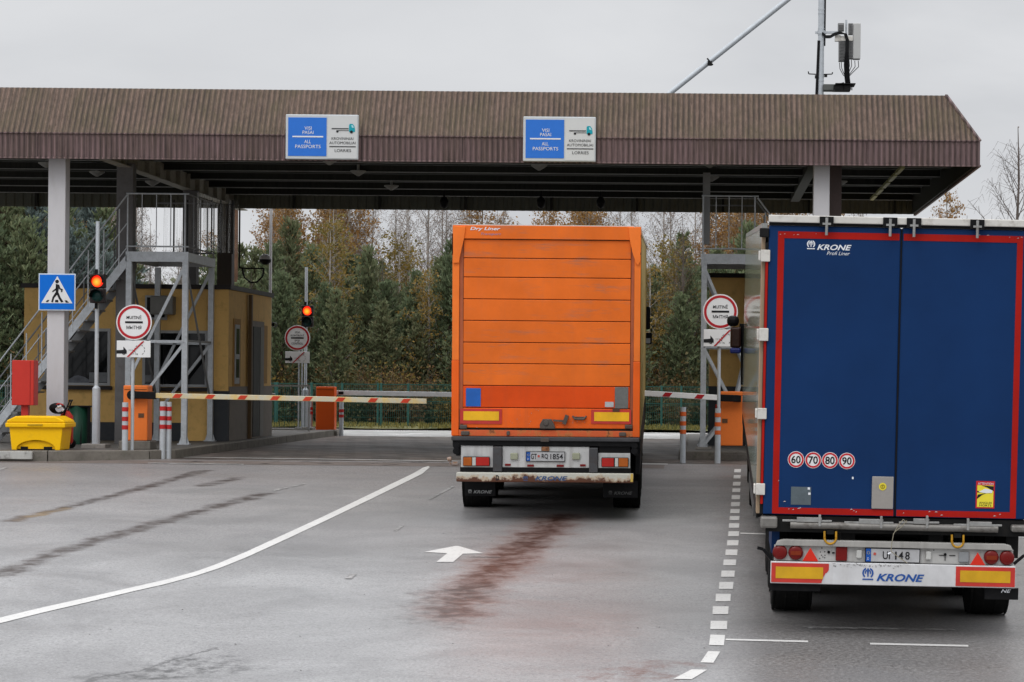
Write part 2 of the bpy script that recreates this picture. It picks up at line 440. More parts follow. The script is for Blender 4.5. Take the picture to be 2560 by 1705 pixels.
# road markings : sheets a few mm above the road
def paint_mat():
    s = NT('road_paint')
    P = s.tc.outputs['Object']
    n = s.noise(22, 8, .8, P); n2 = s.noise(1.5, 4, .6, P)
    c = s.mix(s.ramp(n, [(.56, 0), (.66, .9)]), (.62,.61,.59), (.17,.16,.155))
    c = s.mix(s.ramp(n2, [(.4, 0), (.7, .3)]), c, (.42,.41,.40))
    s.bump(n, .2, .003); return s.end(c, .5)
PAINT = paint_mat()
def worn_mat():
    s = NT('worn_road_paint')
    P = s.tc.outputs['Object']
    n = s.noise(9, 8, .8, P)
    c = s.mix(s.ramp(n, [(.42, 0), (.56, 1)]), (.42,.41,.40), (.14,.132,.13)); return s.end(c, .42)
WORN = worn_mat()
def lay(b, poly, dz=.006):
    b.faces.new([b.verts.new((x, y, gz(x, y) + dz)) for x, y in poly])
def mark(name, polys, mat=PAINT, dz=.006):
    b = bmesh.new()
    for p in polys: lay(b, p, dz)
    bmesh.ops.recalc_face_normals(b, faces=b.faces)
    me = bpy.data.meshes.new(name); b.to_mesh(me); b.free(); me.materials.append(mat)
    o = bpy.data.objects.new(name, me); COL.objects.link(o); o['kind'] = 'structure'; return o
def band(pts_top, pts_bot, step=10):
    """polygons between an upper and a lower edge given as photograph points"""
    out = []
    def interp(P, x):
        for a, b in zip(P[:-1], P[1:]):
            if a[0] <= x <= b[0]: return a[1] + (b[1]-a[1])*(x-a[0])/(b[0]-a[0])
        return P[-1][1]
    x0, x1 = max(pts_top[0][0], pts_bot[0][0]), min(pts_top[-1][0], pts_bot[-1][0])
    n = int((x1-x0)/step); X = [x0 + (x1-x0)*i/n for i in range(n+1)]
    for a, b in zip(X[:-1], X[1:]):
        out.append([G(a, interp(pts_top, a)), G(b, interp(pts_top, b)), G(b, interp(pts_bot, b)), G(a, interp(pts_bot, a))])
    return out
top = [(-160,1462),(0,1421),(100,1397),(200,1375),(300,1352),(380,1334),(450,1315),(500,1297),(560,1272),(650,1231),(750,1185),(850,1137),(950,1089),(972,1076)]
bot = [(-160,1476),(0,1434),(100,1409),(200,1386),(300,1362),(380,1344),(450,1325),(505,1307),(565,1283),(655,1242),(755,1195),(855,1147),(955,1098),(972,1089)]
mark('lane_line', band(top, bot, 12) + [[G(972,1076), G(985,1072), G(988,1075), G(972,1089)]])
dz_rows = [(1695,1083,8),(1694,1097,8),(1693,1113,9),(1692,1128,9),(1691,1144,10),(1690,1160,10),(1689,1176,10),(1688,1192,10),(1687,1209,11),(1686,1228,12),(1684,1249,13),(1681,1271,14),(1677,1294,14),(1673,1320,15),(1669,1347,17),(1662,1375,18),(1656,1404,19),(1652,1438,20)]
pl = []
for x, y, h in dz_rows:
    hw = 7.5 + (y-1083)*.033; h *= .95
    pl.append([G(x-hw, y+h/2), G(x+hw, y+h/2), G(x+hw+1.0, y-h/2), G(x-hw+1.0, y-h/2)])
pl.append([G(1630,1484), G(1664,1485), G(1667,1461), G(1633,1460)])
pl.append([G(1610,1524), G(1640,1525), G(1656,1499), G(1628,1498)])
pl.append([G(1548,1562), G(1590,1563), G(1626,1541), G(1590,1540)])
pl.append([G(1480,1602), G(1524,1603), G(1572,1577), G(1535,1576)])
mark('dashed_line', pl)
mark('lane_arrow', [[G(1003,1293), G(1042,1293), G(1064,1274), G(1112,1273), G(1054,1256), G(1046,1256), G(975,1270), G(1028,1273)]])
mark('bay_line', [[G(1668,1469.5), G(1858,1474), G(1858,1478), G(1668,1473)], [G(2000,1479), G(2226,1484), G(2226,1488), G(2000,1483)],
                  [G(1702,1225.5), G(1775,1228), G(1775,1230.5), G(1702,1228)], [G(2325,1232), G(2400,1234), G(2400,1238), G(2325,1236)]])
mark('stop_line', [[(-9.2,42.75), (-.55,41.8), (-.55,41.95), (-9.2,42.9)]], PAINT)
mark('worn_line', [[G(1080,1280), G(1150,1281), G(1150,1282), G(1080,1281)], [G(805,1320), G(820,1321), G(808,1332), G(792,1331)],
                   [G(628,1127), G(660,1120), G(664,1122), G(630,1130)], [G(670,1118), G(700,1112), G(702,1114), G(672,1120)],
                   [G(985,1146), G(1040,1118), G(1044,1120), G(990,1149)], [G(905,1220), G(925,1207), G(930,1208), G(912,1222)],
                   [G(0,1078), G(15,1073), G(17,1076), G(0,1082)], [G(340,1064), G(560,1067), G(560,1069), G(340,1066)]], WORN)
mark('pale_patch', [[G(1845,1441), G(2190,1447), G(2200,1450), G(1860,1446)]], WORN)
# broken dark cracks along the concrete joint before the gate
b = bmesh.new(); rr = random.Random(3)
for k in range(46):
    x = rr.uniform(-8.9, -3.4); y = 41.55 + rr.gauss(0, .33)
    L, h = rr.uniform(.05, .35), rr.uniform(.01, .035)
    P = [(x, y), (x+L*.5, y-h), (x+L, y+rr.uniform(-.02,.02)), (x+L*.6, y+h)]
    lay(b, P, .005)
me = bpy.data.meshes.new('joint_crack'); b.to_mesh(me); b.free(); me.materials.append(steel_dark)
o = bpy.data.objects.new('joint_crack', me); COL.objects.link(o); struct(o)
mark('concrete_joint', [[(-30,40.9), (-9.3,41.0), (-.6,40.9), (-.6,41.7), (-9.3,41.75), (-30,41.2)]], pm('joint_concrete', (.17,.14,.125), .6, 0, .3, 3, .5, (.09,.07,.06)), .003)
# small litter specks on the road
b = bmesh.new(); rr = random.Random(5)
for k in range(60):
    px, py = rr.uniform(0, 2354), rr.uniform(1090, 1568)
    x, y = G(px, py); r = rr.uniform(.005, .012)
    z = gz(x, y) + .004
    vs = [b.verts.new((x + r*math.cos(a)*rr.uniform(.6,1.3), y + r*math.sin(a)*rr.uniform(.6,1.3), z)) for a in [k*1.256 for k in range(5)]]
    t = b.verts.new((x, y, z + r*.4))
    for i in range(5): b.faces.new((vs[i], vs[(i+1) % 5], t))
me = bpy.data.meshes.new('grit'); b.to_mesh(me); b.free(); me.materials.append(pm('grit', (.04,.035,.03), .8))
o = bpy.data.objects.new('grit', me); COL.objects.link(o); tag(o, 'loose dark grit scattered over the wet road', 'grit', kind='stuff')
rr = random.Random(8)
specks = bmesh.new()

# islands with kerbs
def island(name, label, poly, zt=.15):
    t = thing(name, label, 'kerbed island', (poly[0][0], poly[0][1], 0))
    n = len(poly); cx = sum(p[0] for p in poly)/n; cy = sum(p[1] for p in poly)/n
    def inset(k):
        out = []
        for i in range(n):
            p0, p1, p2 = Vector(poly[i-1]), Vector(poly[i]), Vector(poly[(i+1) % n])
            d1, d2 = (p1-p0).normalized(), (p2-p1).normalized()
            nn = Vector((-d1.y, d1.x)) + Vector((-d2.y, d2.x)); nn = nn / max(.3, nn.length_squared) * 2
            q = p1 + nn*k; out.append((q.x, q.y))
        return out
    m = MB(); m.prismz(inset(.13), -.06, zt-.004); m.build('paving', pm('island_paving', (.13,.122,.112), .6, 0, .3, 2, .5, (.06,.055,.045), .4, 40), t)
    ins = inset(.15); m = MB()
    for i in range(n):
        a, b_ = poly[i], poly[(i+1) % n]; c, d = ins[(i+1) % n], ins[i]
        L = math.hypot(b_[0]-a[0], b_[1]-a[1]); k = max(1, int(L/1.0))
        for j in range(k):
            f0, f1 = j/k + .004/L*2, (j+1)/k - .004/L*2
            la = lambda p, q, f: (p[0]+(q[0]-p[0])*f, p[1]+(q[1]-p[1])*f)
            m.prismz([la(a, b_, f0), la(a, b_, f1), la(d, c, f1), la(d, c, f0)], -.08, zt)
    m.build('kerb', kerb_m, t, bevel=.015)
    return t
isl = island('traffic_island', 'long kerbed concrete island carrying the left booth and stair', [(-30,41.2), (-11.2,41.25), (-9.6,41.95), (-9.25,42.4), (-8.95,60.0), (-9.3,60.6), (-30,60.6)])
m = MB(); m.box(-12.9, -11.45, 41.17, 41.245, .0, .135); m.build('painted_kerb', pm('worn_kerb_paint', (.42,.42,.40), .6, 0, .2, 4, .9, (.12,.11,.10)), isl, bevel=.01, label='kerb stone with worn white paint')
isl2 = island('traffic_island', 'kerbed concrete island under the right stair tower beside the blue lorry', [(-.38,44.05), (18,44.05), (18,58), (0,58), (-.38,57.5)])
# ------------------------------------------------------------ canopy
def clad_mat(name, ca, cb, cc, rib=True):
    s = NT(name)
    P = s.tc.outputs['Object']
    v = s.mapping((9, 9, .55)); st = s.noise(1.6, 6, .7, v)
    v2 = s.mapping((2.2, 2.2, .9)); bg_ = s.noise(.9, 5, .6, v2)
    c = s.mix(s.ramp(st, [(.36, 0), (.62, 1)]), ca, cb)
    c = s.mix(s.math('MULTIPLY', s.ramp(bg_, [(.42, 0), (.66, 1)]), .8), c, cc)
    v3 = s.mapping((22, 22, 1.2)); n3 = s.noise(1.3, 5, .75, v3)
    c = s.mix(s.ramp(n3, [(.56, 0), (.72, .55)]), c, sc(ca, .35))
    if rib:                                  # rib shading put into the colour: dark troughs, pale crests
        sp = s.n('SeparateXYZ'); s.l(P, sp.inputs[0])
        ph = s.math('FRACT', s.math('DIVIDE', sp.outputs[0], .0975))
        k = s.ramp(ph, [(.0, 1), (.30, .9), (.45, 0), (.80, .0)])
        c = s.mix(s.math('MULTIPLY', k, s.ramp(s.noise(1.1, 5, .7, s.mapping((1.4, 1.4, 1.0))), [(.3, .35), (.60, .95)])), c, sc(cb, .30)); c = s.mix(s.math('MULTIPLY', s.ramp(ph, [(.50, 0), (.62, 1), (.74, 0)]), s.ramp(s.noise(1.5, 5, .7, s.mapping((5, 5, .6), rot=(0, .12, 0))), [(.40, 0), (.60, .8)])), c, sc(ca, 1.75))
    return s.end(c, .55, 0, .2)
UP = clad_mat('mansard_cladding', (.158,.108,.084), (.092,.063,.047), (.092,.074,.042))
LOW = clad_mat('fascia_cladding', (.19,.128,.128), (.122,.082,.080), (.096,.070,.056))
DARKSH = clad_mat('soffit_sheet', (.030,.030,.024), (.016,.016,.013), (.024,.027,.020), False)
def corrugate(rows, axis_x, pitch=.0975, depth=.018, nrm=(0,-1,0)):
    """corrugated sheet: rows = [(y,z,x0,x1)] from bottom to top; wave along X"""
    m = MB(); nrm = Vector(nrm)
    (ya, za, a0, a1), (yb, zb, b0, b1) = rows
    x = a0; prof = [(0,0),(.28,0),(.42,1),(.82,1),(.97,0)]
    pts = []
    k = math.floor(min(a0, b0)/pitch)
    while k*pitch < max(a1, b1):
        for f, h in prof: pts.append(((k+f)*pitch, h))
        k += 1
    prev = None
    for x, h in pts:
        if x < a0 - .001 or x > a1 + .001: continue
        f = 1.0
        if x > b1: f = (a1-x)/(a1-b1)           # hip at the right end
        if x < b0: f = (x-a0)/(b0-a0)
        o = nrm*depth*h
        A = m.b.verts.new(Vector((x, ya, za)) + o)
        B = m.b.verts.new(Vector((x, ya+(yb-ya)*f, za+(zb-za)*f)) + o)
        if prev: m.b.faces.new((prev[0], A, B, prev[1]))
        prev = (A, B)
    return m
YF, YB, XR, XL = 43.0, 56.0, 4.97, -22.0
ZB, ZM, ZT = 5.36, 5.79, 6.66
cy = thing('canopy', 'long brown corrugated canopy roof spanning the border checkpoint lanes', 'canopy', (XL, YF, 0))
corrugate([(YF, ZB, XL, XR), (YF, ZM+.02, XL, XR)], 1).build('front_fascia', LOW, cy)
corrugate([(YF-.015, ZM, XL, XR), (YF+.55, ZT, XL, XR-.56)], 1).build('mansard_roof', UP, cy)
# right end: fascia and sloping sheet with ribs running down the slope
def end_sheet(name, mat, rows, pitch=.0975, depth=.018):
    m = MB(); (xa, za, a0, a1), (xb, zb, b0, b1) = rows
    prof = [(0,0),(.28,0),(.42,1),(.82,1),(.97,0)]; prev = None; k = math.floor(a0/pitch)
    while k*pitch < a1:
        for f_, h in prof:
            y = (k+f_)*pitch
            if y < a0 or y > a1: continue
            f = 1.0
            if y < b0: f = (y-a0)/(b0-a0)
            if y > b1: f = (a1-y)/(a1-b1)
            A = m.b.verts.new((xa+depth*h, y, za)); B = m.b.verts.new((xa+(xb-xa)*f+depth*h, y, za+(zb-za)*f))
            if prev: m.b.faces.new((prev[0], A, B, prev[1]))
            prev = (A, B)
        k += 1
    return m.build(name, mat, cy)
XRB = 5.33
def skew(y): return XR + (XRB-XR)*(y-YF)/(YB-YF)
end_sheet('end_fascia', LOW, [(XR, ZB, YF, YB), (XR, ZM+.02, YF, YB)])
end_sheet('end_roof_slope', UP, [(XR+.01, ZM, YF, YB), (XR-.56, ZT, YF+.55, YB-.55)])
m = MB(); m.bar((XR+.01, YF-.02, ZM), (XR-.55, YF+.54, ZT+.01), .06, .03); m.box(XL, XR+.02, YF-.03, YF+.03, ZB-.035, ZB-.003)
m.box(XR-.02, XR+.03, YF, YB, ZB-.035, ZB-.003); m.box(XL, XR+.02, YF-.035, YF-.021, ZM-.015, ZM+.004); m.build('flashing', LOW, cy)
m = MB(); m.box(XL, XR-.58, YF+.56, YB-.56, ZT-.08, ZT-.04); m.build('roof_deck', pm('roof_felt', (.08,.08,.08), .8), cy)
corrugate([(YB, ZB, XL, XR), (YB, ZM+.1, XL, XR)], 1, pitch=.2, depth=.03, nrm=(0,-1,0)).build('rear_fascia', pm('rear_sheet', (.13,.135,.11), .6, 0, .2, 3), cy)
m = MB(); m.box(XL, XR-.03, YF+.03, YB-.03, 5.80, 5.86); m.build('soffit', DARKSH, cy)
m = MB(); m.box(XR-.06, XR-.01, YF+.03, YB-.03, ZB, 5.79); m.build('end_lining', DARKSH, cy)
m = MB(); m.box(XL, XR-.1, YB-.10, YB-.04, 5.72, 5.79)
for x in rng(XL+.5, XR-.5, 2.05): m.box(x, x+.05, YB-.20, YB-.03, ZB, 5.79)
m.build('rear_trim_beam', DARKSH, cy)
purl = pm('purlin_steel', (.24,.24,.23), .5, .2, .3, 5, .3, (.06,.06,.05))
for i, y in enumerate((46.9, 49.0, 51.2, 53.4, 55.4)):
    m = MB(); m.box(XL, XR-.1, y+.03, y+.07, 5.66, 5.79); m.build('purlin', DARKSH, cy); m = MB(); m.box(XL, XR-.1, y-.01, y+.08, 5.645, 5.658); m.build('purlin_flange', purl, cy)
beam_m = pm('beam_steel', (.36,.34,.29), .55, .1, .3, 4, .4, (.06,.05,.04))
roof_dark = pm('sheet_joint', (.045,.032,.030), .6)
def ibeam(x, y0, y1, z0, z1, nm='cross_beam'):
    m = MB(); m.box(x-.11, x+.11, y0, y1, z0, z0+.02); m.box(x-.012, x+.012, y0, y1, z0+.02, z1)
    y = y0+.3
    while y < y1: m.box(x-.10, x+.10, y, y+.02, z0+.02, z1-.02); y += .95
    m.build(nm, beam_m, cy)
ibeam(-11.0, 44.2, 57.6, 5.42, 5.78); m = MB(); m.box(2.06, 2.26, 44.4, 55.6, 5.60, 5.78); m.build('cross_beam', DARKSH, cy)
for x in (-11.9, -9.62, -7.1, -4.3, -2.05, .62, 2.93): m = MB(); m.box(x, x+.012, YF-.0225, YF-.0195, ZB, ZM-.02); m.build('sheet_joint', roof_dark, cy)
brown = pm('brown_column', (.085,.06,.055), .5, 0, .2, 3)
grey_col = pm('grey_column', (.15,.145,.145), .55, 0, .2, 3, .3, (.08,.07,.06))
def column(x, y, wx, wy, z0, z1, mat, name='column', label=None):
    m = MB(); m.box(x-wx/2, x+wx/2, y-wy/2, y+wy/2, z0, z1); return m.build(name, mat, cy, bevel=.012, label=label)
column(-11.66, 43.55, .315, .30, .12, 5.79, white_m, label='white column carrying the crossing sign')
column(2.17, 43.55, .29, .30, .12, 5.79, white_m, label='white column above the blue lorry')
column(2.42, 44.2, .30, .2, .12, 5.79, brown, 'rear_column_panel')
column(-11.0, 45.9, .32, .26, .12, 5.50, grey_col)
column(-10.95, 51.5, .30, .30, .12, 5.42, grey_col)
column(-10.98, 55.45, .34, .34, .12, 5.42, pm('dark_column', (.045,.04,.038), .6, 0, .25, 3))
lamp_w = pm('lamp_housing', (.32,.32,.30), .5)
def ceiling_lamp(x, y):
    m = MB(); m.tube((x, y, 5.66), (x, y, 5.79), .03, 8); m.lathe([(0, .02), (.05, .10), (.09, .16), (.11, .16)], (x, y, 5.55), 'z', 16)
    m.build('ceiling_lamp', lamp_w, cy)
for x, y in ((-14.2,46.2),(-13.0,47.6),(-12.5,49.6),(-11.9,52.0),(-7.2,46.4),(-7.0,48.9),(-6.8,52.6),(.15,46.3),(.2,49.5),(2.9,50.4),(-3.2,47.2)):
    ceiling_lamp(x, y)
m = MB()
for k in range(5): m.box(3.86, 3.94, 46.6+k*1.75, 48.0+k*1.75, 5.60, 5.66)
m.build('strip_lamp', pm('strip_lamp_cover', (.42,.41,.20), .4), cy)
for (px, dark) in ((1021,1),(1244,1),(1381,1)):
    X, Z = w(px, 462, 54.5)
    m = MB(); m.tube((X, 54.5, Z+.08), (X, 54.5, 5.79), .02, 8)
    m.lathe([(-.17, .02), (-.12, .09), (.0, .10), (.08, .06), (.1, .0)], (X, 54.5, Z), 'z', 14); m.build('hanging_floodlight', black, cy)
m = MB(); m.path([(-10.62, 55.2, 5.3), (-10.62, 55.2, 3.95), (-10.55, 55.2, 3.93), (-10.05, 55.2, 3.93)], .02, 6)
m.path([(-10.55,55.2,3.92),(-10.5,55.2,3.72),(-10.35,55.2,3.6),(-10.2,55.2,3.62),(-10.08,55.2,3.75),(-10.05,55.2,3.93)], .02, 6); m.build('camera_arm', black, cy)
m = MB(); m.lathe([(-.12, .06), (-.06, .13), (.0, .13)], (-10.02, 55.2, 4.14), 'z', 16); cdm = m.build('camera_dome', black, cy)
m = MB(); m.lathe([(.0, .14), (.06, .13), (.12, .05), (.13, 0)], (-10.02, 55.2, 4.14), 'z', 16); m.build('camera_hood', white_m, cdm)

# lane signs on the fascia
def lane_sign(x0, y0, x1, y1, label, tilt):
    d = 42.86
    X0, Z1 = w(x0, y0, d); X1, Z0 = w(x1, y1, d); Z1 = Z0 + .80; X1 = X0 + 1.295
    t = thing('lane_sign', label, 'sign', (X0, d, Z0), 'lane signs on the canopy edge')
    m = MB(); m.box(X0, X1, d, d+.10, Z0, Z1); m.build('sign_box', grey_blue, t, bevel=.015)
    W, H = X1-X0, Z1-Z0
    u = lambda a: X0 + W*a
    v = lambda a: Z0 + H*(1-a)
    m = MB(); m.box(u(.035), u(.565), d-.006, d-.001, v(.93), v(.07)); m.build('blue_panel', panel_blue, t)
    m = MB(); m.box(u(.58), u(.985), d-.005, d-.001, v(.975), v(.025)); m.build('white_panel', pm('sign_panel_grey', (.56,.57,.57), .4, 0, .04), t)
    y = d-.010
    m = MB(); m.box(u(.095), u(.52), y, y+.003, v(.512), v(.482)); m.build('divider', sign_white, t)
    text_box('VISI', u(.26), u(.36), v(.345), v(.27), y, sign_white, t)
    text_box('PASAI', u(.235), u(.385), v(.44), v(.365), y, sign_white, t)
    text_box('ALL', u(.26), u(.35), v(.645), v(.57), y, sign_white, t)
    text_box('PASSPORTS', u(.135), u(.485), v(.755), v(.68), y, sign_white, t)
    text_box('KROVININIAI', u(.635), u(.935), v(.565), v(.505), y, sign_black, t)
    text_box('AUTOMOBILIAI', u(.605), u(.965), v(.66), v(.60), y, sign_black, t)
    m = MB(); m.box(u(.605), u(.97), y, y+.003, v(.725), v(.705)); m.build('divider', sign_black, t)
    text_box('LORRIES', u(.68), u(.905), v(.835), v(.77), y, sign_black, t)
    m = MB(); m.prism([(u(.875),v(.385)),(u(.875),v(.235)),(u(.885),v(.205)),(u(.925),v(.205)),(u(.95),v(.26)),(u(.957),v(.33)),(u(.957),v(.385))][::-1], y, y+.003)
    m.build('lorry_picture', flat('pictogram_teal', lin(20,150,165), .4), t)
    m = MB(); m.prism([(u(.905),v(.235)),(u(.925),v(.235)),(u(.945),v(.29)),(u(.915),v(.29))][::-1], y-.002, y)
    m.build('lorry_picture', flat('pictogram_pale', (.35,.62,.66), .4), t)
    m = MB(); m.box(u(.635), u(.868), y, y+.003, v(.325), v(.303)); m.box(u(.70), u(.872), y, y+.003, v(.362), v(.350))
    m.disc((u(.715), v(.375)), .022, y-.001, y+.003, 16); m.disc((u(.908), v(.385)), .026, y-.004, y-.001, 16); m.build('lorry_picture', sign_black, t)
    return t
lane_sign(657, 266, 823, 367, 'blue and white all passports lorries sign on the canopy edge, left of the orange lorry', 0)
lane_sign(1203, 270, 1369, 372, 'blue and white all passports lorries sign on the canopy edge above the orange lorry', 0)

# ------------------------------------------------------------ mast on the roof
md = 49.0
mX = lambda x, y: w(x, y, md)
bx_, bz_ = mX(1886.5, 212)
mast = thing('antenna_mast', 'grey round steel mast with cables rising from the canopy roof', 'mast', (bx_, md, 6.6))
m = MB(); m.tube((bx_, md, 6.6), (bx_, md, 10.5), .062, 20)
for zy in (22, 31, 66, 80, 186): 
    z = mX(1888, zy)[1]; m.tube((bx_, md, z-.012), (bx_, md, z+.012), .067, 20)
m.build('pole', pole_m, mast)
m = MB(); m.path([(bx_-.09, md-.02, 6.6), (bx_-.085, md-.03, 7.3), (bx_-.065, md-.05, 7.9), (bx_-.05, md-.06, 8.4)], .028, 8)
m.path([(bx_+.07, md, 8.3), (bx_+.075, md, 9.2), (bx_+.07, md, 10.5)], .02, 8); m.build('cable', black, mast)
m = MB()
xa, za = mX(1858, 170); xb, zb = mX(1914, 168)
m.path([(xa-.0, md, za+.05), (xa+.01, md, za-.0), (bx_, md, za-.01), (xb-.01, md, za), (xb, md, za+.04)], .012, 6)
m.box(bx_-.12, bx_-.05, md-.06, md+.04, za-.09, za-.03); m.box(bx_+.07, bx_+.13, md-.05, md+.04, za-.06, za); m.build('step_bracket', steel_dark, mast)
xa, za = mX(1874, 75); xb, _ = mX(1926, 75)
m = MB(); m.bar((xa, md, za), (xb+.02, md, za+.01), .045, .045); m.tube((bx_, md, za-.03), (bx_, md, za+.05), .075, 18); m.build('bracket_arm', pole_m, mast)
ant = thing('radio_antenna', 'pale panel antenna with radio units and hanging black cables beside the mast', 'antenna', (mX(1950, 140)[0], md, mX(1950,140)[1]))
X = lambda x: mX(x, 90)[0]
Z = lambda y: mX(1950, y)[1]
m = MB(); m.tube((X(1945), md, Z(150)), (X(1945), md, Z(46)), .02, 10); m.build('mounting_pipe', pole_m, ant)
m = MB(); m.box(X(1961), X(1978), md-.06, md+.16, Z(136), Z(54)); m.build('antenna_panel', pm('antenna_plastic', (.44,.44,.43), .5, 0, .05), ant, bevel=.012)
m = MB()
for a, b_, c, d_ in ((1926,1940,54,72),(1950,1960,54,80),(1928,1943,95,142),(1950,1961,93,136)):
    m.box(X(a), X(b_), md-.05, md+.08, Z(d_), Z(c))
    zz = Z(d_)+.02
    while zz < Z(c)-.02: m.box(X(a)+.01, X(b_)-.01, md-.075, md-.051, zz, zz+.008); zz += .03
m.build('radio_unit', pm('radio_grey', (.22,.22,.22), .5), ant, bevel=.006)
m = MB(); m.box(X(1919), X(1932), md-.07, md+.02, Z(96), Z(82)); m.box(X(1932), X(1960), md-.08, md-.05, Z(95), Z(84)); m.build('clamp_plate', offwhite, ant, bevel=.004)
m = MB(); rr = random.Random(4)
for k in range(4):
    o_ = k*.014
    m.path([(X(1890), md-.07, Z(76)-o_), (X(1898), md-.08, Z(84)-o_), (X(1908), md-.09, Z(84)-o_), (X(1918), md-.10, Z(78)-o_), (X(1930), md-.12, Z(75)-o_),
            (X(1940)+o_, md-.13, Z(80)), (X(1945)+o_, md-.13, Z(95)), (X(1944)+o_, md-.13, Z(120)), (X(1941)+o_*2, md-.10, Z(150)), (X(1943)+o_*2, md-.08, Z(180)), (X(1946)+o_*2, md-.06, Z(202))], .014, 6)
for k, (xx, yy) in enumerate(((1930,145),(1934,143),(1952,138),(1957,138),(1965,140),(1973,140))):
    m.path([(X(xx), md-.04, Z(yy)), (X(xx+1), md-.05, Z(yy+14)), (X((xx+1947)/2), md-.06, Z(yy+28)), (X(1947), md-.07, Z(182))], .008, 5)
m.build('cable_bundle', black, ant)
rb = thing('rooftop_cabinet', 'low dark equipment frame at the foot of the roof mast', 'cabinet', (X(1925), md, 6.6))
m = MB(); m.box(X(1893), X(1920), md-.15, md+.2, Z(209), Z(196)); m.build('cabinet_box', pm('roof_box', (.10,.105,.10), .6), rb)
m = MB(); m.box(X(1916), X(1956), md-.2, md+.3, Z(208), Z(199)); m.box(X(1920), X(1966), md-.25, md+.3, Z(196.5), Z(194.5)); m.bar((X(1918),md-.2,Z(199)),(X(1940),md-.2,Z(193)),.03,.02)
m.box(X(1957), X(1959), md-.2, md-.17, Z(210), Z(195)); m.box(X(1938), X(1940), md-.2, md-.17, Z(210), Z(195)); m.build('tray_frame', steel_dark, rb)
st = thing('mast_strut', 'long thin grey diagonal pipe strut above the canopy roof', 'strut', (w(1538,208,50)[0], 50, 6.6))
a, b_ = w(1536, 212, 50), w(1900, -72, 50)
m = MB(); m.tube((a[0], 50, a[1]-.05), (b_[0], 50, b_[1]), .055, 14); m.build('pipe', pole_m, st)
c = w(1631, 143, 50); m = MB(); m.box(c[0]-.04, c[0]+.05, 49.9, 50.06, c[1]-.07, c[1]+.01); m.bar((c[0]-.05,49.93,c[1]+.07),(c[0]+.07,49.93,c[1]-.07),.03,.03); m.build('pipe_clamp', steel_dark, st)

# ------------------------------------------------------------ booths
ochre = pm('ochre_render', (.68,.43,.15), .75, 0, .10, 2.2, .35, (.25,.15,.05), .25, 70)
taupe = pm('taupe_render', (.22,.195,.17), .75, 0, .12, 2.5, .3, (.09,.08,.07), .2, 60)
plinth_m = pm('plinth_dark', (.040,.044,.050), .7, 0, .15, 3, .3, (.07,.065,.06))
roof_edge = pm('roof_edge', (.022,.018,.017), .5)
frame_m = pm('window_frame', (.36,.37,.38), .45, 0, .06)
def booth(name, label, X0, X1, Y0, Y1, H, wins, loc, z0=.15):
    t = thing(name, label, 'building', loc)
    m = MB(); m.box(X0, X1, Y0, Y1, z0, H-.08); m.build('wall', ochre, t)
    m = MB(); m.box(X0-.03, X1-.9+.0, Y0-.03, Y0+.1, z0, z0+.36); m.build('plinth', plinth_m, t)
    m = MB(); m.box(X0-.06, X1+.05, Y0-.06, Y1+.05, H-.09, H); m.build('roof', roof_edge, t)
    for k, (a, b_, c, d) in enumerate(wins):
        fr = MB()
        fr.box(a, b_, Y0-.02, Y0+.02, d-.055, d); fr.box(a, b_, Y0-.02, Y0+.02, c, c+.055)
        fr.box(a, a+.055, Y0-.021, Y0+.02, c+.055, d-.055); fr.box(b_-.055, b_, Y0-.021, Y0+.02, c+.055, d-.055)
        f = fr.build('window', frame_m, t)
        m = MB(); m.box(a+.05, b_-.05, Y0-.012, Y0-.003, c+.05, d-.05); m.build('pane', glass, f)
        m = MB(); m.box(a-.04, b_+.05, Y0-.10, Y0-.022, c-.085, c-.01); m.build('sill', roof_edge, f)
    return t
bX = lambda x: w(x, 800, 48.1)[0]
bZ = lambda y: w(420, y, 48.1)[1]
bt = booth('inspection_booth', 'single storey ochre inspection booth behind the steel stair, left of the lanes', bX(55), bX(525), 48.1, 52.9, 3.28,
           [(bX(104), bX(254), bZ(888), bZ(757)), (bX(328), bX(478), bZ(890), bZ(760))], (bX(290), 48.1, .15))
XE = bX(525)
m = MB(); m.box(bX(493), XE+.012, 48.06, 48.2, .15, bZ(898)); m.build('corner_panel', plinth_m, bt)
m = MB(); m.box(XE+.002, XE+.03, 48.2, 52.9, .15, bZ(888)); m.build('side_dado', taupe, bt)
# window behind the stair tower (ventilator) and AC unit
a, b_, c, d = bX(334), bX(384), bZ(736), bZ(680)
m = MB(); m.box(a, b_, 48.05, 48.099, c, d); f = m.build('vent_frame', frame_m, bt)
m = MB(); m.box(a+.04, b_-.04, 48.035, 48.049, c+.05, d-.04); m.disc(((a+b_)/2, (c+d)/2), .035, 48.02, 48.034, 16); m.build('vent_grille', black, f)
m = MB(); m.box(bX(352), bX(404), 47.8, 48.099, bZ(724), bZ(682)); m.build('air_conditioner', pm('ac_case', (.20,.20,.19), .6), bt, bevel=.02)
# papers and objects seen in the lit edge of the left window
for q in ((206,247,880,858),(330,357,879,863),(330,360,788,766)): m = MB(); m.box(bX(q[0]), bX(q[1]), 48.082, 48.087, bZ(q[2]), bZ(q[3])); m.build('taped_paper', pm('paper', (.16,.17,.18), .5, 0, .3, 6), bt)
m = MB(); X0, X1 = bX(156), bX(206)
m.prism([(X0+.0, bZ(882)), (X1, bZ(882)), (X1, bZ(875)), (X1-.1, bZ(868)), (X1-.22, bZ(865)), (X0+.15, bZ(866)), (X0, bZ(876))], 48.078, 48.086); m.build('window_decal', pm('decal_grey', (.13,.14,.16), .5, 0, .5, 12), bt)
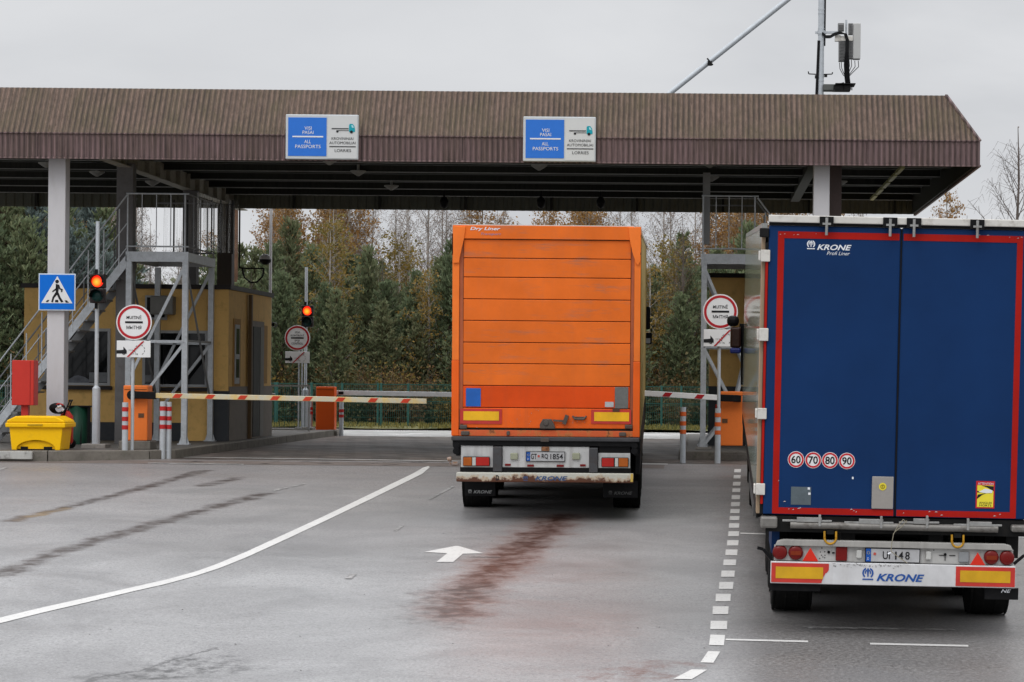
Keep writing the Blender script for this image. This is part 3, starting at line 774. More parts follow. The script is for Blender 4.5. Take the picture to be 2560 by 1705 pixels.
# side wall openings
def side(yd0, yd1, z0, z1, px, mat, name, parent=bt, off=.0, dpt=.02):
    m = MB(); m.box(XE+off, XE+off+dpt, yd0, yd1, z0, z1); return m.build(name, mat, parent)
side(48.55, 49.25, 1.15, 2.62, 0, pm('recess_ochre', (.36,.21,.07), .8), 'side_window', off=.004, dpt=.022)
f = side(48.62, 49.05, 1.30, 2.5, 0, frame_m, 'side_window_frame', off=.027, dpt=.02)
side(48.68, 48.98, 1.42, 1.80, 0, glass, 'side_pane', f, .048, .006); side(48.68, 48.98, 1.9, 2.42, 0, glass, 'side_pane', f, .048, .006)
m = MB(); m.box(XE+.03, XE+.10, 50.05, 50.18, .15, 3.15); m.build('gutter_pipe', pm('brown_gutter', (.12,.075,.035), .6), bt)
f = side(50.25, 51.7, .15, 2.62, 0, taupe, 'door_frame', off=.032, dpt=.03)
side(50.42, 51.15, .18, 2.5, 0, pm('door_black', (.008,.008,.009), .5), 'door', off=.064, dpt=.01)
side(51.2, 51.6, .18, 2.5, 0, pm('door_leaf', (.17,.165,.155), .5), 'door_leaf', off=.064, dpt=.015)
side(51.85, 52.3, 1.3, 2.55, 0, pm('recess_ochre', (.36,.21,.07), .8), 'side_window', off=.004, dpt=.022)
# right booth
b2 = booth('inspection_booth', 'ochre inspection booth behind the right stair tower, mostly hidden by the blue lorry', w(1632,800,48.1)[0], 9.5, 48.1, 53, w(1660,628,48.1)[1],
           [(1.9, 3.2, 1.32, 2.5)], (3, 48.1, .15))
m = MB(); xx = w(1632,800,48.1)[0]; m.box(xx-.02, xx+.95, 48.02, 48.069, .15, w(1660,888,48.1)[1]); m.build('dado_panel', plinth_m, b2)
m = MB(); a, b_ = w(1664,0,48)[0]+.06, w(1707,0,48)[0]+.1
m.box(xx+.5, xx+.95, 48.0, 48.019, 1.2, 1.30); m.build('sill', roof_edge, b2)

# ------------------------------------------------------------ stair towers
def stair_tower(label, X0, X1, Y0, Y1, mirror, loc, zd=3.72):
    """platform X0..X1, Y0..Y1, deck top zd, stair runs down to -X (mirror: +X)"""
    t = thing('stair_tower', label, 'steel stair', loc, 'inspection stair towers')
    s = -1 if not mirror else 1
    m = MB(); m.box(X0, X1, Y0, Y0+.05, zd-.19, zd-.0); m.box(X0, X1, Y1-.05, Y1, zd-.17, zd)
    m.box(X0, X0+.05, Y0+.05, Y1-.05, zd-.18, zd-.01); m.box(X1-.05, X1, Y0+.05, Y1-.05, zd-.18, zd-.01); m.build('deck_frame', galv, t)
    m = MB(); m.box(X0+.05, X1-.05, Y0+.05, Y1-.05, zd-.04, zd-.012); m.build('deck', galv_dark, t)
    for x, y in ((X0+.06, Y0+.06), (X1-.06, Y0+.06), (X0+.06, Y1-.08), (X1-.06, Y1-.08)):
        m = MB(); m.box(x-.052, x+.052, y-.05, y+.05, .17, zd-.19); m.box(x-.11, x+.11, y-.1, y+.1, .15, .17)
        m.prism([(x-.10, .17), (x-.053, .17), (x-.053, .32)], y-.01, y+.01); m.prism([(x+.10, .17), (x+.053, .17), (x+.053, .32)][::-1], y-.01, y+.01)
        m.build('leg', galv, t)
    A, B = X0+.06, X1-.06
    y = Y0+.045
    lo, hi, mid = .55, zd-.25, 2.1
    for k, yy in enumerate((Y0+.045, Y1-.085)):
        m = MB()
        if not mirror: P = [((B, hi), (A+.05, mid+.25-.9)), ((B, mid), (A, mid)), ((B-.0, mid-.02), (A+.05, .75))]
        else: P = [((A, hi), (B-.05, mid-.6)), ((A, mid), (B, mid)), ((A, mid-.02), (A+(B-A)*.62, .95)), ((B-.1, mid), (A+(B-A)*.62, .95)), ((A+(B-A)*.62, .95), (A, .2))]
        for a, b_ in P: m.bar((a[0], yy-.02*(k+1), a[1]), (b_[0], yy-.02*(k+1), b_[1]), .035, .055)
        m.build('brace', galv, t)
    for xx in (A, B):
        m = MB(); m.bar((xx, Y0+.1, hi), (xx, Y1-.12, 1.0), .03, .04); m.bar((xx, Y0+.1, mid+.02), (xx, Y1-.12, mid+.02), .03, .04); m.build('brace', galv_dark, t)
    # platform railing
    zr = zd+1.10; zm_ = zd+.10
    n = 5; rail = .017
    m = MB(); m.path([(X0, Y0+.03, zr), (X1, Y0+.03, zr)], rail); m.build('handrail', galv, t); m = MB(); m.path([(X0, Y0+.03, zm_), (X1, Y0+.03, zm_)], rail*.9); m.build('lower_rail', galv, t)
    for i in range(n):
        x = X0+.03 + (X1-X0-.1)*i/(n-1); m = MB(); m.tube((x, Y0+.025, zd-.15 if i in (0, n-1) else zm_), (x, Y0+.025, zr), .016 if i in (0,n-1) else .009, 8); m.build('rail_post', galv, t)
    xs = X1-.03 if not mirror else X0+.03
    for zz in (zr, zm_):
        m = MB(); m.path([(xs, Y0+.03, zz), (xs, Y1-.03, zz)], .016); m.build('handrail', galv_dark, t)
    for i in range(1, 5):
        yy = Y0 + (Y1-Y0)*i/4-.03; m = MB(); m.tube((xs, yy, zd-.1), (xs, yy, zr), .013, 8); m.build('rail_post', galv_dark, t)
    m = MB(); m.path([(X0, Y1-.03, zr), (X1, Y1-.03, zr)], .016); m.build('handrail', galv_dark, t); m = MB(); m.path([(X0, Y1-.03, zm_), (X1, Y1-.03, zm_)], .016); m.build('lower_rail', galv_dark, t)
    # stair flight
    xe = X0+.02 if not mirror else X1-.02
    run = (zd-.15)/1.40; xb = xe + s*run
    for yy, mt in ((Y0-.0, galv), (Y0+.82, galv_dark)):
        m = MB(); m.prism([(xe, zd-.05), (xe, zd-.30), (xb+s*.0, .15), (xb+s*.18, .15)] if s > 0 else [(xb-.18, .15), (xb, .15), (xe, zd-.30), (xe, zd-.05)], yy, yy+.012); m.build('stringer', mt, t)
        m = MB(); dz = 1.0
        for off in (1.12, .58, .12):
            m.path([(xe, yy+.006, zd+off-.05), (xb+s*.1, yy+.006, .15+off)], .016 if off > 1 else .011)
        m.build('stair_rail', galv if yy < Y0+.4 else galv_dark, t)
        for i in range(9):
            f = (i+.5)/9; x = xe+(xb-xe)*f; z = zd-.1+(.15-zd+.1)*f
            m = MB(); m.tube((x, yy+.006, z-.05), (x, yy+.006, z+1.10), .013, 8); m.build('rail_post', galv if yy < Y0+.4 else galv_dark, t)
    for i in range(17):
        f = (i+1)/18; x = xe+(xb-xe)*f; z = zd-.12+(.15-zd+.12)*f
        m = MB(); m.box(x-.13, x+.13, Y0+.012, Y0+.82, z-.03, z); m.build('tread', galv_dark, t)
    return t
tX = lambda x: w(x, 700, 45.5)[0]
sl_ = stair_tower('galvanised steel stair tower beside the left booth, stair running down to the left', tX(289), tX(433), 45.45, 48.0, False, (tX(360), 45.5, .15), 3.80)
# wavy clear plastic wind screen at the back of the platform
def screen_mat():                     # clear plastic strips with vertical scuffs
    s = NT('clear_plastic')
    st = s.noise(1.0, 5, .7, s.mapping((16, 16, .35))); f = s.ramp(st, [(.46, .02), (.66, .45)])
    tp = s.n('BsdfTransparent'); mx = s.n('MixShader'); s.l(f, mx.inputs[0]); s.l(tp.outputs[0], mx.inputs[1]); s.l(s.p.outputs[0], mx.inputs[2]); s.l(mx.outputs[0], s.out.inputs[0])
    s.p.inputs['Transmission Weight'].default_value = .5
    return s.end((.50,.49,.46), .35, 0, .3)
scr = screen_mat()
ws = thing('wind_screen', 'clear wavy plastic strip screen at the back of the left stair platform', 'screen', (tX(400), 47.9, 3.9))
for (p0, p1) in (((tX(305), 48.05), (tX(470)+.15, 48.08)), ((tX(435)+.02, 46.0), (tX(435)+.08, 47.95))):
    m = MB(); n = 60; prev = None
    for i in range(n+1):
        f = i/n; a = .022*math.sin(f*n*.9) + .01*math.sin(f*n*.37+1)
        x = p0[0]+(p1[0]-p0[0])*f; y = p0[1]+(p1[1]-p0[1])*f
        if abs(p1[0]-p0[0]) > abs(p1[1]-p0[1]): y += a
        else: x += a
        A = m.b.verts.new((x, y, 3.92)); B = m.b.verts.new((x, y, 4.98))
        if prev: 
            fc = m.b.faces.new((prev[0], A, B, prev[1])); fc.smooth = True
        prev = (A, B)
    m.build('plastic_sheet', scr, ws)
m = MB()
for f in (.12, .3, .38, .62, .74, .9):
    x = tX(305)+(tX(470)+.15-tX(305))*f; m.box(x, x+.03, 48.1, 48.115, 3.9, 4.98)
m.build('dark_strip', pm('dark_strip', (.03,.03,.03), .5), ws)
sr_ = stair_tower('galvanised steel stair tower at the right booth, stair hidden behind the blue lorry', tX(1611), tX(1742), 45.45, 48.0, True, (tX(1680), 45.5, .15), 3.85)
m = MB(); x = tX(1618); m.box(x-.13, x+.17, 45.35, 45.75, .15, .19); m.build('concrete_pad', concrete, sr_)
m = MB(); x = tX(1622); m.box(x-.07, x+.07, 45.6, 45.74, zd_ if False else 4.04, 5.4); m.build('corner_post', galv_dark, sr_)

# ------------------------------------------------------------ bollards, signs, lights, barriers
bol_red = pm('reflective_red', (.45,.025,.025), .4, 0, .1)
bol_or = pm('reflective_orange', (.62,.12,.03), .4, 0, .1)
def bollard(px, py_top, py_base, d, mat, label, r=.052, n=3, first=.30, zb=None):
    X, Z1 = w(px, py_top, d); Z0 = 0.0 if zb is None else zb
    t = thing('bollard', label, 'bollard', (X, d, Z0), 'steel pipe bollards with reflective bands')
    H = Z1-Z0
    m = MB(); m.tube((X, d, Z0-.02), (X, d, Z1), r, 20); m.build('pipe', pole_m, t)
    for k in range(n):
        z = Z0 + H*(first_tab[k] if H > .7 else .5 + .2*k)
        m = MB(); m.tube((X, d, z), (X, d, z+.075), r+.003, 20); m.build('reflective_band', mat, t)
    return t
first_tab = (.52, .67, .84)
bollard(288, 925, 1055, 41.85, bol_red, 'grey pipe bollard with red bands in front of the left barrier box')
bollard(374.5, 923, 1050, 42.2, bol_red, 'grey pipe bollard with worn foot, left one of the close pair beside the barrier box')
bollard(388, 924, 1049, 42.28, bol_red, 'grey pipe bollard, right one of the close pair beside the barrier box')
bollard(1570.5, 936, 1064, 42.3, bol_or, 'grey pipe bollard with orange bands standing alone right of the orange lorry')
bollard(1650.5, 939, 1063, 42.35, bol_or, 'grey pipe bollard with orange bands carrying the right customs sign')
bollard(715, 921, 987, 59.2, bol_red, 'distant grey bollard with red bands left of the far orange barrier box', .045, 2, zb=.15)
bollard(785, 921, 992, 59.0, bol_red, 'distant grey bollard with red bands right of the far orange barrier box', .055, 2)

def car_plate(t, cx, cz, W, H, y):
    """white plate: tow truck, dashed car, red slash"""
    m = MB(); m.box(cx-W/2, cx+W/2, y, y+.02, cz-H/2, cz+H/2); m.build('plate', sign_white, t, bevel=.006)
    u = lambda a: cx-W/2+W*a
    v = lambda a: cz+H/2-H*a
    yy = y-.004
    m = MB(); m.prism([(u(.0), v(.78)), (u(.0), v(.58)), (u(.2), v(.55)), (u(.2), v(.36)), (u(.27), v(.52)), (u(.30), v(.60)), (u(.30), v(.78))], yy, yy+.003)
    m.build('tow_car_picture', sign_black, t)
    m = MB(); m.ring((u(.215), v(.74)), .030, .018, yy-.003, yy-.001, 20)
    for k in range(9):
        a0 = -60+k*36; m.ring((u(.68), v(.55)), .092, .084, yy, yy+.003, 3, a0, a0+20)
    for k in range(4): m.box(u(.36+.05*k), u(.385+.05*k), yy, yy+.003, v(.58-.0*k), v(.545))
    for k in range(4): m.box(u(.42+.06*k), u(.45+.06*k), yy, yy+.003, v(.80), v(.775))
    m.build('dashed_car_picture', sign_black, t)
    m = MB(); m.prism([(u(.30), v(.97)), (u(.36), v(.97)), (u(.82), v(.03)), (u(.76), v(.03))], yy-.006, yy-.003); m.build('red_slash', sign_red, t)
def customs_sign(label, px, pd, cxp, cyp, plate, lines, z0=0.0, rad=.297, dark=False, post_r=.03, plates=.59, poles=None):
    X, _ = w(px, 900, pd)
    cx, cz = w(cxp, cyp, pd)
    t = thing('customs_sign', label, 'road sign', (X, pd, z0), 'round customs stop signs on poles')
    if poles is None: poles = [X]
    for p in poles:
        m = MB(); m.tube((p, pd+.05, z0), (p, pd+.05, cz+.1), post_r, 14); m.build('pole', pole_m, t)
    y = pd-.03
    m = MB(); m.disc((cx, cz), rad+.012, y, y+.02, 48); m.build('round_plate', sign_white, t)
    m = MB(); m.ring((cx, cz), rad-.008, rad-.052, y-.004, y-.001, 56); m.build('red_ring', sign_red, t)
    m = MB(); m.box(cx-.155, cx+.155, y-.004, y-.001, cz-.018, cz+.018); m.build('black_bar', sign_black, t, bevel=.001)
    for s, a, b_, c, d_ in lines: text_box(s, cx+a, cx+b_, cz+c, cz+d_, y-.004, sign_black, t, bold=.012)
    x0, z1 = w(plate[0], plate[1], pd); x1, z0_ = w(plate[2], plate[3], pd)
    car_plate(t, (x0+x1)/2, (z0_+z1)/2, plates, abs(z1-z0_), y)
    return t
L1 = (('MUITINĖ', -.13, .13, .055, .13), ('МЫТНЯ', -.13, .13, -.12, -.06))
customs_sign('round red ringed customs sign on a pole in front of the left barrier box', 303.5, 41.9, 309, 741, (270, 783, 346, 822), L1)
customs_sign('round red ringed customs sign behind the right bollard beside the blue lorry', 1652.5, 42.45, 1656, 716.5, (1618, 757, 1694, 797), L1)
L2 = (('STOP', -.06, .06, .115, .155), ('KONTROLĖ', -.16, .16, .04, .095), ('STOP', -.06, .06, -.09, -.05), ('CONTROL', -.14, .14, -.16, -.11))
customs_sign('distant round control sign beside the far traffic light', 688, 58.2, 684, 777, (656, 808, 712, 835), L2, .15, poles=[w(686,900,58.2)[0], w(693,900,58.2)[0]], post_r=.018)

def emit_red():
    s = NT('lit_red_lens')
    P = s.tc.outputs['Object']
    d = s.vm('DISTANCE', P, (-.01, -.03, -.015))
    f = s.ramp(s.math('MULTIPLY', d, 9.0), [(.0, (1, .42, .03)), (.5, (1, .20, .01)), (.8, (1, .03, .01)), (1, (.7, .01, .005))])
    s.l(f, s.p.inputs['Emission Color']); s.p.inputs['Emission Strength'].default_value = 1.6
    return s.end((.3, .01, .005), .3)
EMR = emit_red()
green_off = pm('unlit_green_lens', (.004,.03,.028), .25, 0, .1)
def traffic_light(label, px, d, ztop, zbase, hx0, hx1, hy0, hy1, collar):
    X, _ = w(px, 850, d)
    t = thing('traffic_light', label, 'traffic light', (X, d, zbase), 'two lens traffic lights on poles')
    zc = w(px, collar, d)[1]
    m = MB(); m.tube((X, d, zc), (X, d, ztop), .036, 16); m.tube((X, d, zbase+.06), (X, d, zc-.03), .072, 18); m.tube((X, d, zc-.03), (X, d, zc+.02), .072, 18, .036); m.build('pole', pole_m, t)
    m = MB(); m.box(X-.22, X+.22, d-.2, d+.2, zbase-.03, zbase+.07); m.build('concrete_foot', concrete, t, bevel=.02)
    a, z1 = w(hx0, hy0, d-.15); b_, z0 = w(hx1, hy1, d-.15); cx = (a+b_)/2; zm_ = (z0+z1)/2
    m = MB(); m.box(a, b_, d-.22, d-.06, z0, zm_-.004); m.box(a, b_, d-.22, d-.06, zm_+.004, z1); h = m.build('signal_head', pm('signal_housing', (.018,.012,.012), .5), t, bevel=.02)
    m = MB(); m.box(X-.02, X+.02, d-.1, d, z0-.10, z0); m.box(X-.02, X+.02, d-.1, d, z1, z1+.09); m.build('bracket', black, t)
    r = (b_-a)*.40
    for zz, mt, nm in (((zm_+z1)/2, EMR, 'red_lens'), ((zm_+z0)/2, green_off, 'green_lens')):
        m = MB(); m.lathe([(0, r), (-.02, r*.8), (-.03, r*.4), (-.032, 0.001)], (0, 0, 0), 'y', 24); o = m.build(nm, mt, None); o.parent = h; o.location = (cx-OFF[h.name].x+.008, d-.222-OFF[h.name].y, zz-OFF[h.name].z)
        m = MB(); m.lathe([(0, r*1.08), (-.14, r*1.08)], (cx+.008, d-.222, zz), 'y', 20, -15, 195); vz = m.build('visor', black, h); sd = vz.modifiers.new('t', 'SOLIDIFY'); sd.thickness = .006
    return t
traffic_light('near traffic light showing red beside the white column', 222, 43.2, 4.22, .15, 208.5, 242, 630, 697, 889)
traffic_light('distant traffic light showing red behind the far control sign', 702.5, 58.6, 4.12, .15, 694, 720, 702, 752, 894)

# pedestrian crossing sign on the white column
pdist = 43.33
px_, pz_ = w(131, 671.5, pdist); hs_ = .335
ps = thing('crossing_sign', 'square blue pedestrian crossing sign on the white column', 'road sign', (px_, pdist, pz_))
m = MB(); m.box(px_-hs_, px_+hs_, pdist, pdist+.02, pz_-hs_, pz_+hs_); m.build('sign_plate', flat('sign_edge', (.55,.62,.70), .4), ps, bevel=.008)
m = MB(); k = hs_-.022; m.box(px_-k, px_+k, pdist-.004, pdist-.001, pz_-k, pz_+k); m.build('blue_field', sign_blue, ps)
u = lambda a: px_ + (a-.5)*2*hs_
v = lambda a: pz_ + (.5-a)*2*hs_
m = MB(); m.prism([(u(.08), v(.80)), (u(.92), v(.80)), (u(.51), v(.07))], pdist-.008, pdist-.005); m.build('white_triangle', sign_white, ps)
m = MB(); y0, y1 = pdist-.012, pdist-.009
m.disc((u(.505), v(.215)), .033, y0, y1, 20)
for poly in ([(.47,.28),(.56,.30),(.60,.40),(.66,.42),(.65,.50),(.61,.50),(.615,.45),(.565,.42),(.555,.40),(.54,.50),(.47,.50)],
             [(.49,.30),(.47,.40),(.37,.48),(.39,.505),(.50,.43)], [(.47,.50),(.54,.50),(.50,.58),(.43,.66),(.40,.78),(.35,.77),(.39,.63)],
             [(.49,.54),(.54,.50),(.60,.64),(.68,.76),(.62,.78),(.55,.67)], [(.20,.77),(.24,.72),(.30,.71),(.27,.77)], [(.455,.775),(.46,.71),(.54,.71),(.545,.775)], [(.71,.72),(.77,.72),(.83,.78),(.75,.785)]):
    m.prism([(u(a), v(b_)) for a, b_ in poly], y0, y1)
m.build('walking_figure', sign_black, ps)

def boom_mat(name, a, b_):
    s = NT(name)
    n = s.noise(4, 6, .7); c = s.mix(s.ramp(n, [(.4, 0), (.62, 1)]), a, b_)
    return s.end(c, .4)
BY = boom_mat('yellowed_boom', (.66,.47,.17), (.52,.50,.40))
BW = boom_mat('white_boom', (.88,.88,.88), (.80,.80,.80))
BG = boom_mat('grey_boom', (.66,.67,.68), (.58,.58,.59))
BOXO = pm('barrier_orange', (.80,.19,.035), .4, 0, .06, 3, .15, (.4,.1,.03))
BOXD = pm('barrier_orange_deep', (.62,.085,.008), .4, 0, .06, 3)
def barrier(label, x0, x1, d, z0, H, mat, boom=None, side='l', plinth=True, bm=None, stripe=True, door=True, group='orange barrier boxes with booms'):
    t = thing('boom_barrier', label, 'barrier', ((x0+x1)/2, d, z0), group)
    m = MB(); m.box(x0, x1, d, d+.38, z0, z0+H); bo = m.build('box', mat, t, bevel=.018)
    m = MB(); m.box(x0+.015, x1-.015, d-.006, d-.001, z0+H-.075, z0+H-.068); m.build('lid_seam', steel_dark, bo)
    if plinth:
        m = MB(); m.box(x0-.06, x1+.07, d-.06, d+.45, z0-.16, z0); m.build('plinth', kerb_m, t, bevel=.02)
    if door:
        xx = x1-.16 if side == 'l' else x0+.03
        m = MB(); m.box(xx, xx+.10, d-.008, d-.001, z0+H*.42, z0+H*.42+.075); m.build('lock_plate', pm('lock_brown', (.12,.06,.03), .5), bo)
    if boom:
        (bx0, bz0), (bx1, bz1) = boom; yb = d-.09
        piv = (bx0, yb, bz0)
        m = MB()
        s_ = 1 if bx1 > bx0 else -1
        m.bar((bx0-s_*.06, yb-.01, bz0+.002), (bx0+s_*.36, yb-.01, bz0-.008), .07, .13); m.tube((bx0-s_*.06, yb-.05, bz0), (bx0-s_*.06, yb+.03, bz0), .085, 24); m.tube((bx0, yb, bz0), (bx0, d, bz0), .05, 12)
        m.build('boom_holder', black, t, bevel=.01)
        a = Vector((bx0+s_*.33, yb, bz0-.006)); b_ = Vector((bx1, yb, bz1)); D = (b_-a); L = D.length; D.normalize(); U = Vector((-D.z*s_, 0, D.x*s_))
        hh = .046
        m = MB(); m.bar(a, b_, .05, hh*2); bm_ = m.build('boom', bm, t, bevel=.008)
        if stripe:
            q = .32
            m = MB()
            while q < L-.12:
                P = [a+D*q-U*hh*.78, a+D*(q+.13)-U*hh*.78, a+D*(q+.185)+U*hh*.78, a+D*(q+.055)+U*hh*.78]
                if s_ < 0: P = [a+D*(q+.13)-U*hh*.78, a+D*q-U*hh*.78, a+D*(q-.055)+U*hh*.78, a+D*(q+.075)+U*hh*.78]
                m.prism([(p.x, p.z) for p in P], yb-.029, yb-.0255); q += .575
            m.build('red_stripes', sign_red if bm is BW else pm('stripe_red', (.55,.05,.02), .45), bm_)
    return t
d = 42.45
bxl, bxr = w(283,950,d)[0], w(339,950,d)[0]
A, Bp = w(312, 908, d-.09), w(981, 922.5, d-.09)
barrier('bright orange barrier box with yellowed red striped boom, at the left booth', bxl, bxr, d, .30, w(310,886,d)[1]-.30, BOXO, ((A[0], A[1]), (Bp[0], Bp[1])), 'l', bm=BY)
A, Bp = w(1694, 915.5, d-.09), w(1481.5, 903.5, d-.09)
barrier('bright orange barrier box with white red striped boom, beside the blue lorry', w(1657,950,d)[0], w(1709.5,950,d)[0], 43.2, .28, w(1690,900,43.2)[1]-.28, BOXO, None, 'r', bm=BW, plinth=False)
rb_ = [o for o in bpy.data.objects if o.name.startswith('boom_barrier')][-1]
# boom of the right barrier (its holder wraps the box front)
yb = 43.08; A, Bp = w(1700, 916.5, yb), w(1481.5, 904, yb)
m = MB(); m.bar((A[0]+.03, yb-.01, A[1]), (A[0]-.36, yb-.01, A[1]+.012), .07, .125); m.tube((A[0]-.02, yb, A[1]), (A[0]-.02, 43.2, A[1]), .05, 12); m.build('boom_holder', black, rb_, bevel=.01)
a = Vector((A[0]-.34, yb, A[1]+.012)); b_ = Vector((Bp[0], yb, Bp[1])); D = (b_-a); L = D.length; D.normalize(); U = Vector((D.z, 0, -D.x))
m = MB(); m.bar(a, b_, .05, .10); bm_ = m.build('boom', BW, rb_, bevel=.008)
m = MB(); q = .34
while q < L+.05:
    P = [a+D*q+U*-.038, a+D*min(q+.13, L)+U*-.038, a+D*min(q+.075, L)+U*.038, a+D*(q-.055)+U*.038]
    m.prism([(p.x, p.z) for p in P], yb-.029, yb-.0255); q += .58
m.build('red_stripes', sign_red, bm_)
m = MB(); xx = w(1657,950,d)[0]; m.box(xx-.09, xx-.005, 43.24, 43.5, .28, 1.02); m.build('side_hatch', pm('hatch_red', (.42,.02,.01), .4), rb_)
m = MB(); m.box(xx-.1, xx+.6, 43.98, 44.04, -.02, .10) ; m.b.free() if False else m.build('foot_plate', kerb_m, rb_)
d = 59.0
A, Bp = w(760, 903, d), w(1150, 909, d)
barrier('deep orange barrier box at the far end of the left island', w(726,940,d)[0], w(768.5,940,d)[0], d, .12, w(745,889,d)[1]-.12, BOXD, None, 'l', bm=BG, plinth=True, stripe=False, door=False)
rb3 = [o for o in bpy.data.objects if o.name.startswith('boom_barrier')][-1]
m = MB(); m.bar((A[0], d+.45, A[1]), (Bp[0], d+.45, Bp[1]), .05, .115); m.build('boom', BG, rb3, bevel=.008)
m = MB(); m.box(w(776,904,d)[0]-.04, w(784,904,d)[0]+.0, d+.40, d+.424, A[1]-.04, A[1]+.03); m.build('boom_reflector', steel_dark, rb3)

# ------------------------------------------------------------ things on the left island
yel = pm('yellow_plastic', (.88,.50,.003), .45, 0, .05, 4, .2, (.45,.26,.02), spec=.15)
gb = thing('grit_bin', 'yellow plastic grit bin with lid standing on the kerb', 'grit bin', (w(80,1030,41.6)[0], 41.6, .15))
d = 41.45
gX = lambda x: w(x, 1000, d)[0]
z0, z1 = .15, w(80, 957, d)[1]
zl = w(80, 980, d)[1]
m = MB()
def frus(m, a, b_, za, zb, ya, yb_, inx, iny, hole=None):
    v = [m.b.verts.new(p) for p in ((a+inx,ya+iny,za),(b_-inx,ya+iny,za),(b_-inx,yb_-iny,za),(a+inx,yb_-iny,za),(a,ya,zb),(b_,ya,zb),(b_,yb_,zb),(a,yb_,zb))]
    for q in ((0,3,2,1),(4,5,6,7),(0,1,5,4),(1,2,6,5),(2,3,7,6),(3,0,4,7)): m.b.faces.new([v[i] for i in q])
a, b_ = gX(21), gX(144); cxx = (a+b_)/2
zt2 = zl-.01
# tub: front face has an arched recess, built as an outline prism with feet
arch = []
for i in range(13):
    t_ = math.pi*i/12; arch.append((cxx+.33*math.cos(t_), z0+.02+.15*math.sin(t_)))
poly = [(a+.045, z0), (cxx-.33, z0)] + arch[::-1] + [(cxx+.33, z0), (b_-.045, z0), (b_, zt2), (a, zt2)]
m.prism(poly[::-1], d, d+.62); m.build('tub', yel, gb, bevel=.012)
m = MB(); m.box(cxx-.33, cxx+.33, d+.05, d+.55, z0+.02, z0+.155); m.build('underside', yel, gb)
for q in ((-.27,-.15),(.13,.27)): m = MB(); m.box(cxx+q[0], cxx+q[1], d+.03, d+.049, z0+.0, z0+.06); m.build('fork_slot', black, gb)
m = MB(); m.box(a-.055, b_+.055, d-.05, d+.67, zl-.02, zl+.06); frus2 = m; m.build('rim', yel, gb, bevel=.015)
m = MB(); m.prism([(a-.045, zl+.062), (b_+.045, zl+.062), (b_+.02, zl+.10), (b_-.12, z1), (a+.12, z1), (a-.03, zl+.10)], d-.04, d+.66); m.build('lid', yel, gb, bevel=.02)
m = MB(); m.box(cxx-.13, cxx+.13, d-.062, d-.051, zl+.01, zl+.045); m.build('lid_handle', pm('yellow_shade', (.55,.33,.01), .4), gb, bevel=.01)
d = 42.5
fb = thing('fire_box', 'red metal fire box on a short red pedestal behind the yellow bin', 'fire box', (w(50,1000,d)[0], d, .15))
m = MB(); x0, z1 = w(27.5, 828, d); x1, z0 = w(77, 932, d); m.box(x0, x1, d, d+.30, z0, z1); bo = m.build('cabinet', red_m, fb, bevel=.01)
m = MB(); m.box(x1-.065, x1-.058, d-.004, d-.001, z0+.01, z1-.01); m.build('door_seam', pm('seam_red', (.2,.01,.01), .5), bo)
xx = w(53, 1000, d)[0]; m = MB(); m.box(xx-.06, xx+.06, d+.08, d+.2, .17, z0); m.box(xx-.15, xx+.15, d, d+.28, .15, .17); m.build('pedestal', red_m, fb)
d = 45.0
tb = thing('litter_bin', 'dark green metal litter bin against the booth behind the yellow bin', 'litter bin', (w(178,1020,d)[0], d, .15))
xa, xb = w(160, 950, d)[0], w(190, 950, d)[0]
m = MB(); m.lathe([(0, .16), (.72, .185), (.72, .17), (.05, .15)], ((xa+xb)/2, d+.2, .15), 'z', 24); m.build('bucket', pm('bin_green', (.006,.045,.025), .45), tb)
m = MB(); xc = w(205, 950, d)[0]
for x in (xb-.06, xb+.08, xc-.015): m.box(x, x+.025, d+.05, d+.075, .15, .85); m.box(x, x+.025, d+.35, d+.375, .15, .85)
m.box(xa-.04, xc, d+.02, d+.4, .85, .875); m.build('stand', black, tb)
d = 42.3
fe = thing('wheeled_fire_extinguisher', 'wheeled red fire extinguisher with coiled black hose between the yellow bin and white column', 'fire extinguisher', (w(140,1020,d)[0], d, .15))
E = lambda x, y, dd=0: (w(x, y, d)[0], d+dd, w(x, y, d)[1])
m = MB(); q = E(146, 1000); m.lathe([(0, .08), (.05, .12), (.5, .12), (.6, .05), (.62, .0)], (q[0], d+.18, .22), 'z', 20); m.build('cylinder', red_m, fe)
m = MB()
for k in range(5):
    cx, cz = E(128+k*2.5, 938+k*.8)[0], E(128, 939+k*.6)[2]
    pts = [(cx+.13*math.cos(a_)*(1-.07*k), d+.1-.03*k+.03*math.sin(a_*2), cz+.085*math.sin(a_)*(1-.05*k)) for a_ in [i*math.pi/7 for i in range(15)]]
    m.path(pts, .016, 6)
m.build('hose_coil', black, fe)
m = MB(); m.path([E(136,985), E(148,952), E(156,932), E(160,921)], .014, 8); m.path([E(136,985,.15), E(148,952,.15), E(156,932,.15), E(160,921,.15)], .014, 8); m.tube(E(160,921,-.02), E(160,921,.17), .018, 8); m.build('handle', black, fe)
m = MB(); m.path([E(126,932,.02), E(134,928,.02), E(143,930,.02), E(146,938,.02)], .012, 6); m.build('red_hose', red_m, fe)
m = MB(); m.tube(E(133,936,-.04), E(140,934,.0), .03, 10); m.tube(E(145,944,-.04), E(150,941,.02), .022, 10); m.build('valve', white_m, fe)
for dd in (.0, .36):
    q = E(151, 1021); m = MB(); m.lathe([(-.02,.0),(-.025,.06),(-.02,.085),(.02,.085),(.025,.06),(.02,.0)], (q[0], d+dd, .235), 'y', 20); wl = m.build('wheel', rubber, fe)
    m = MB(); m.tube((q[0], d+dd-.035, .235), (q[0], d+dd+.035, .235), .02, 10); m.build('hub', white_m, wl)
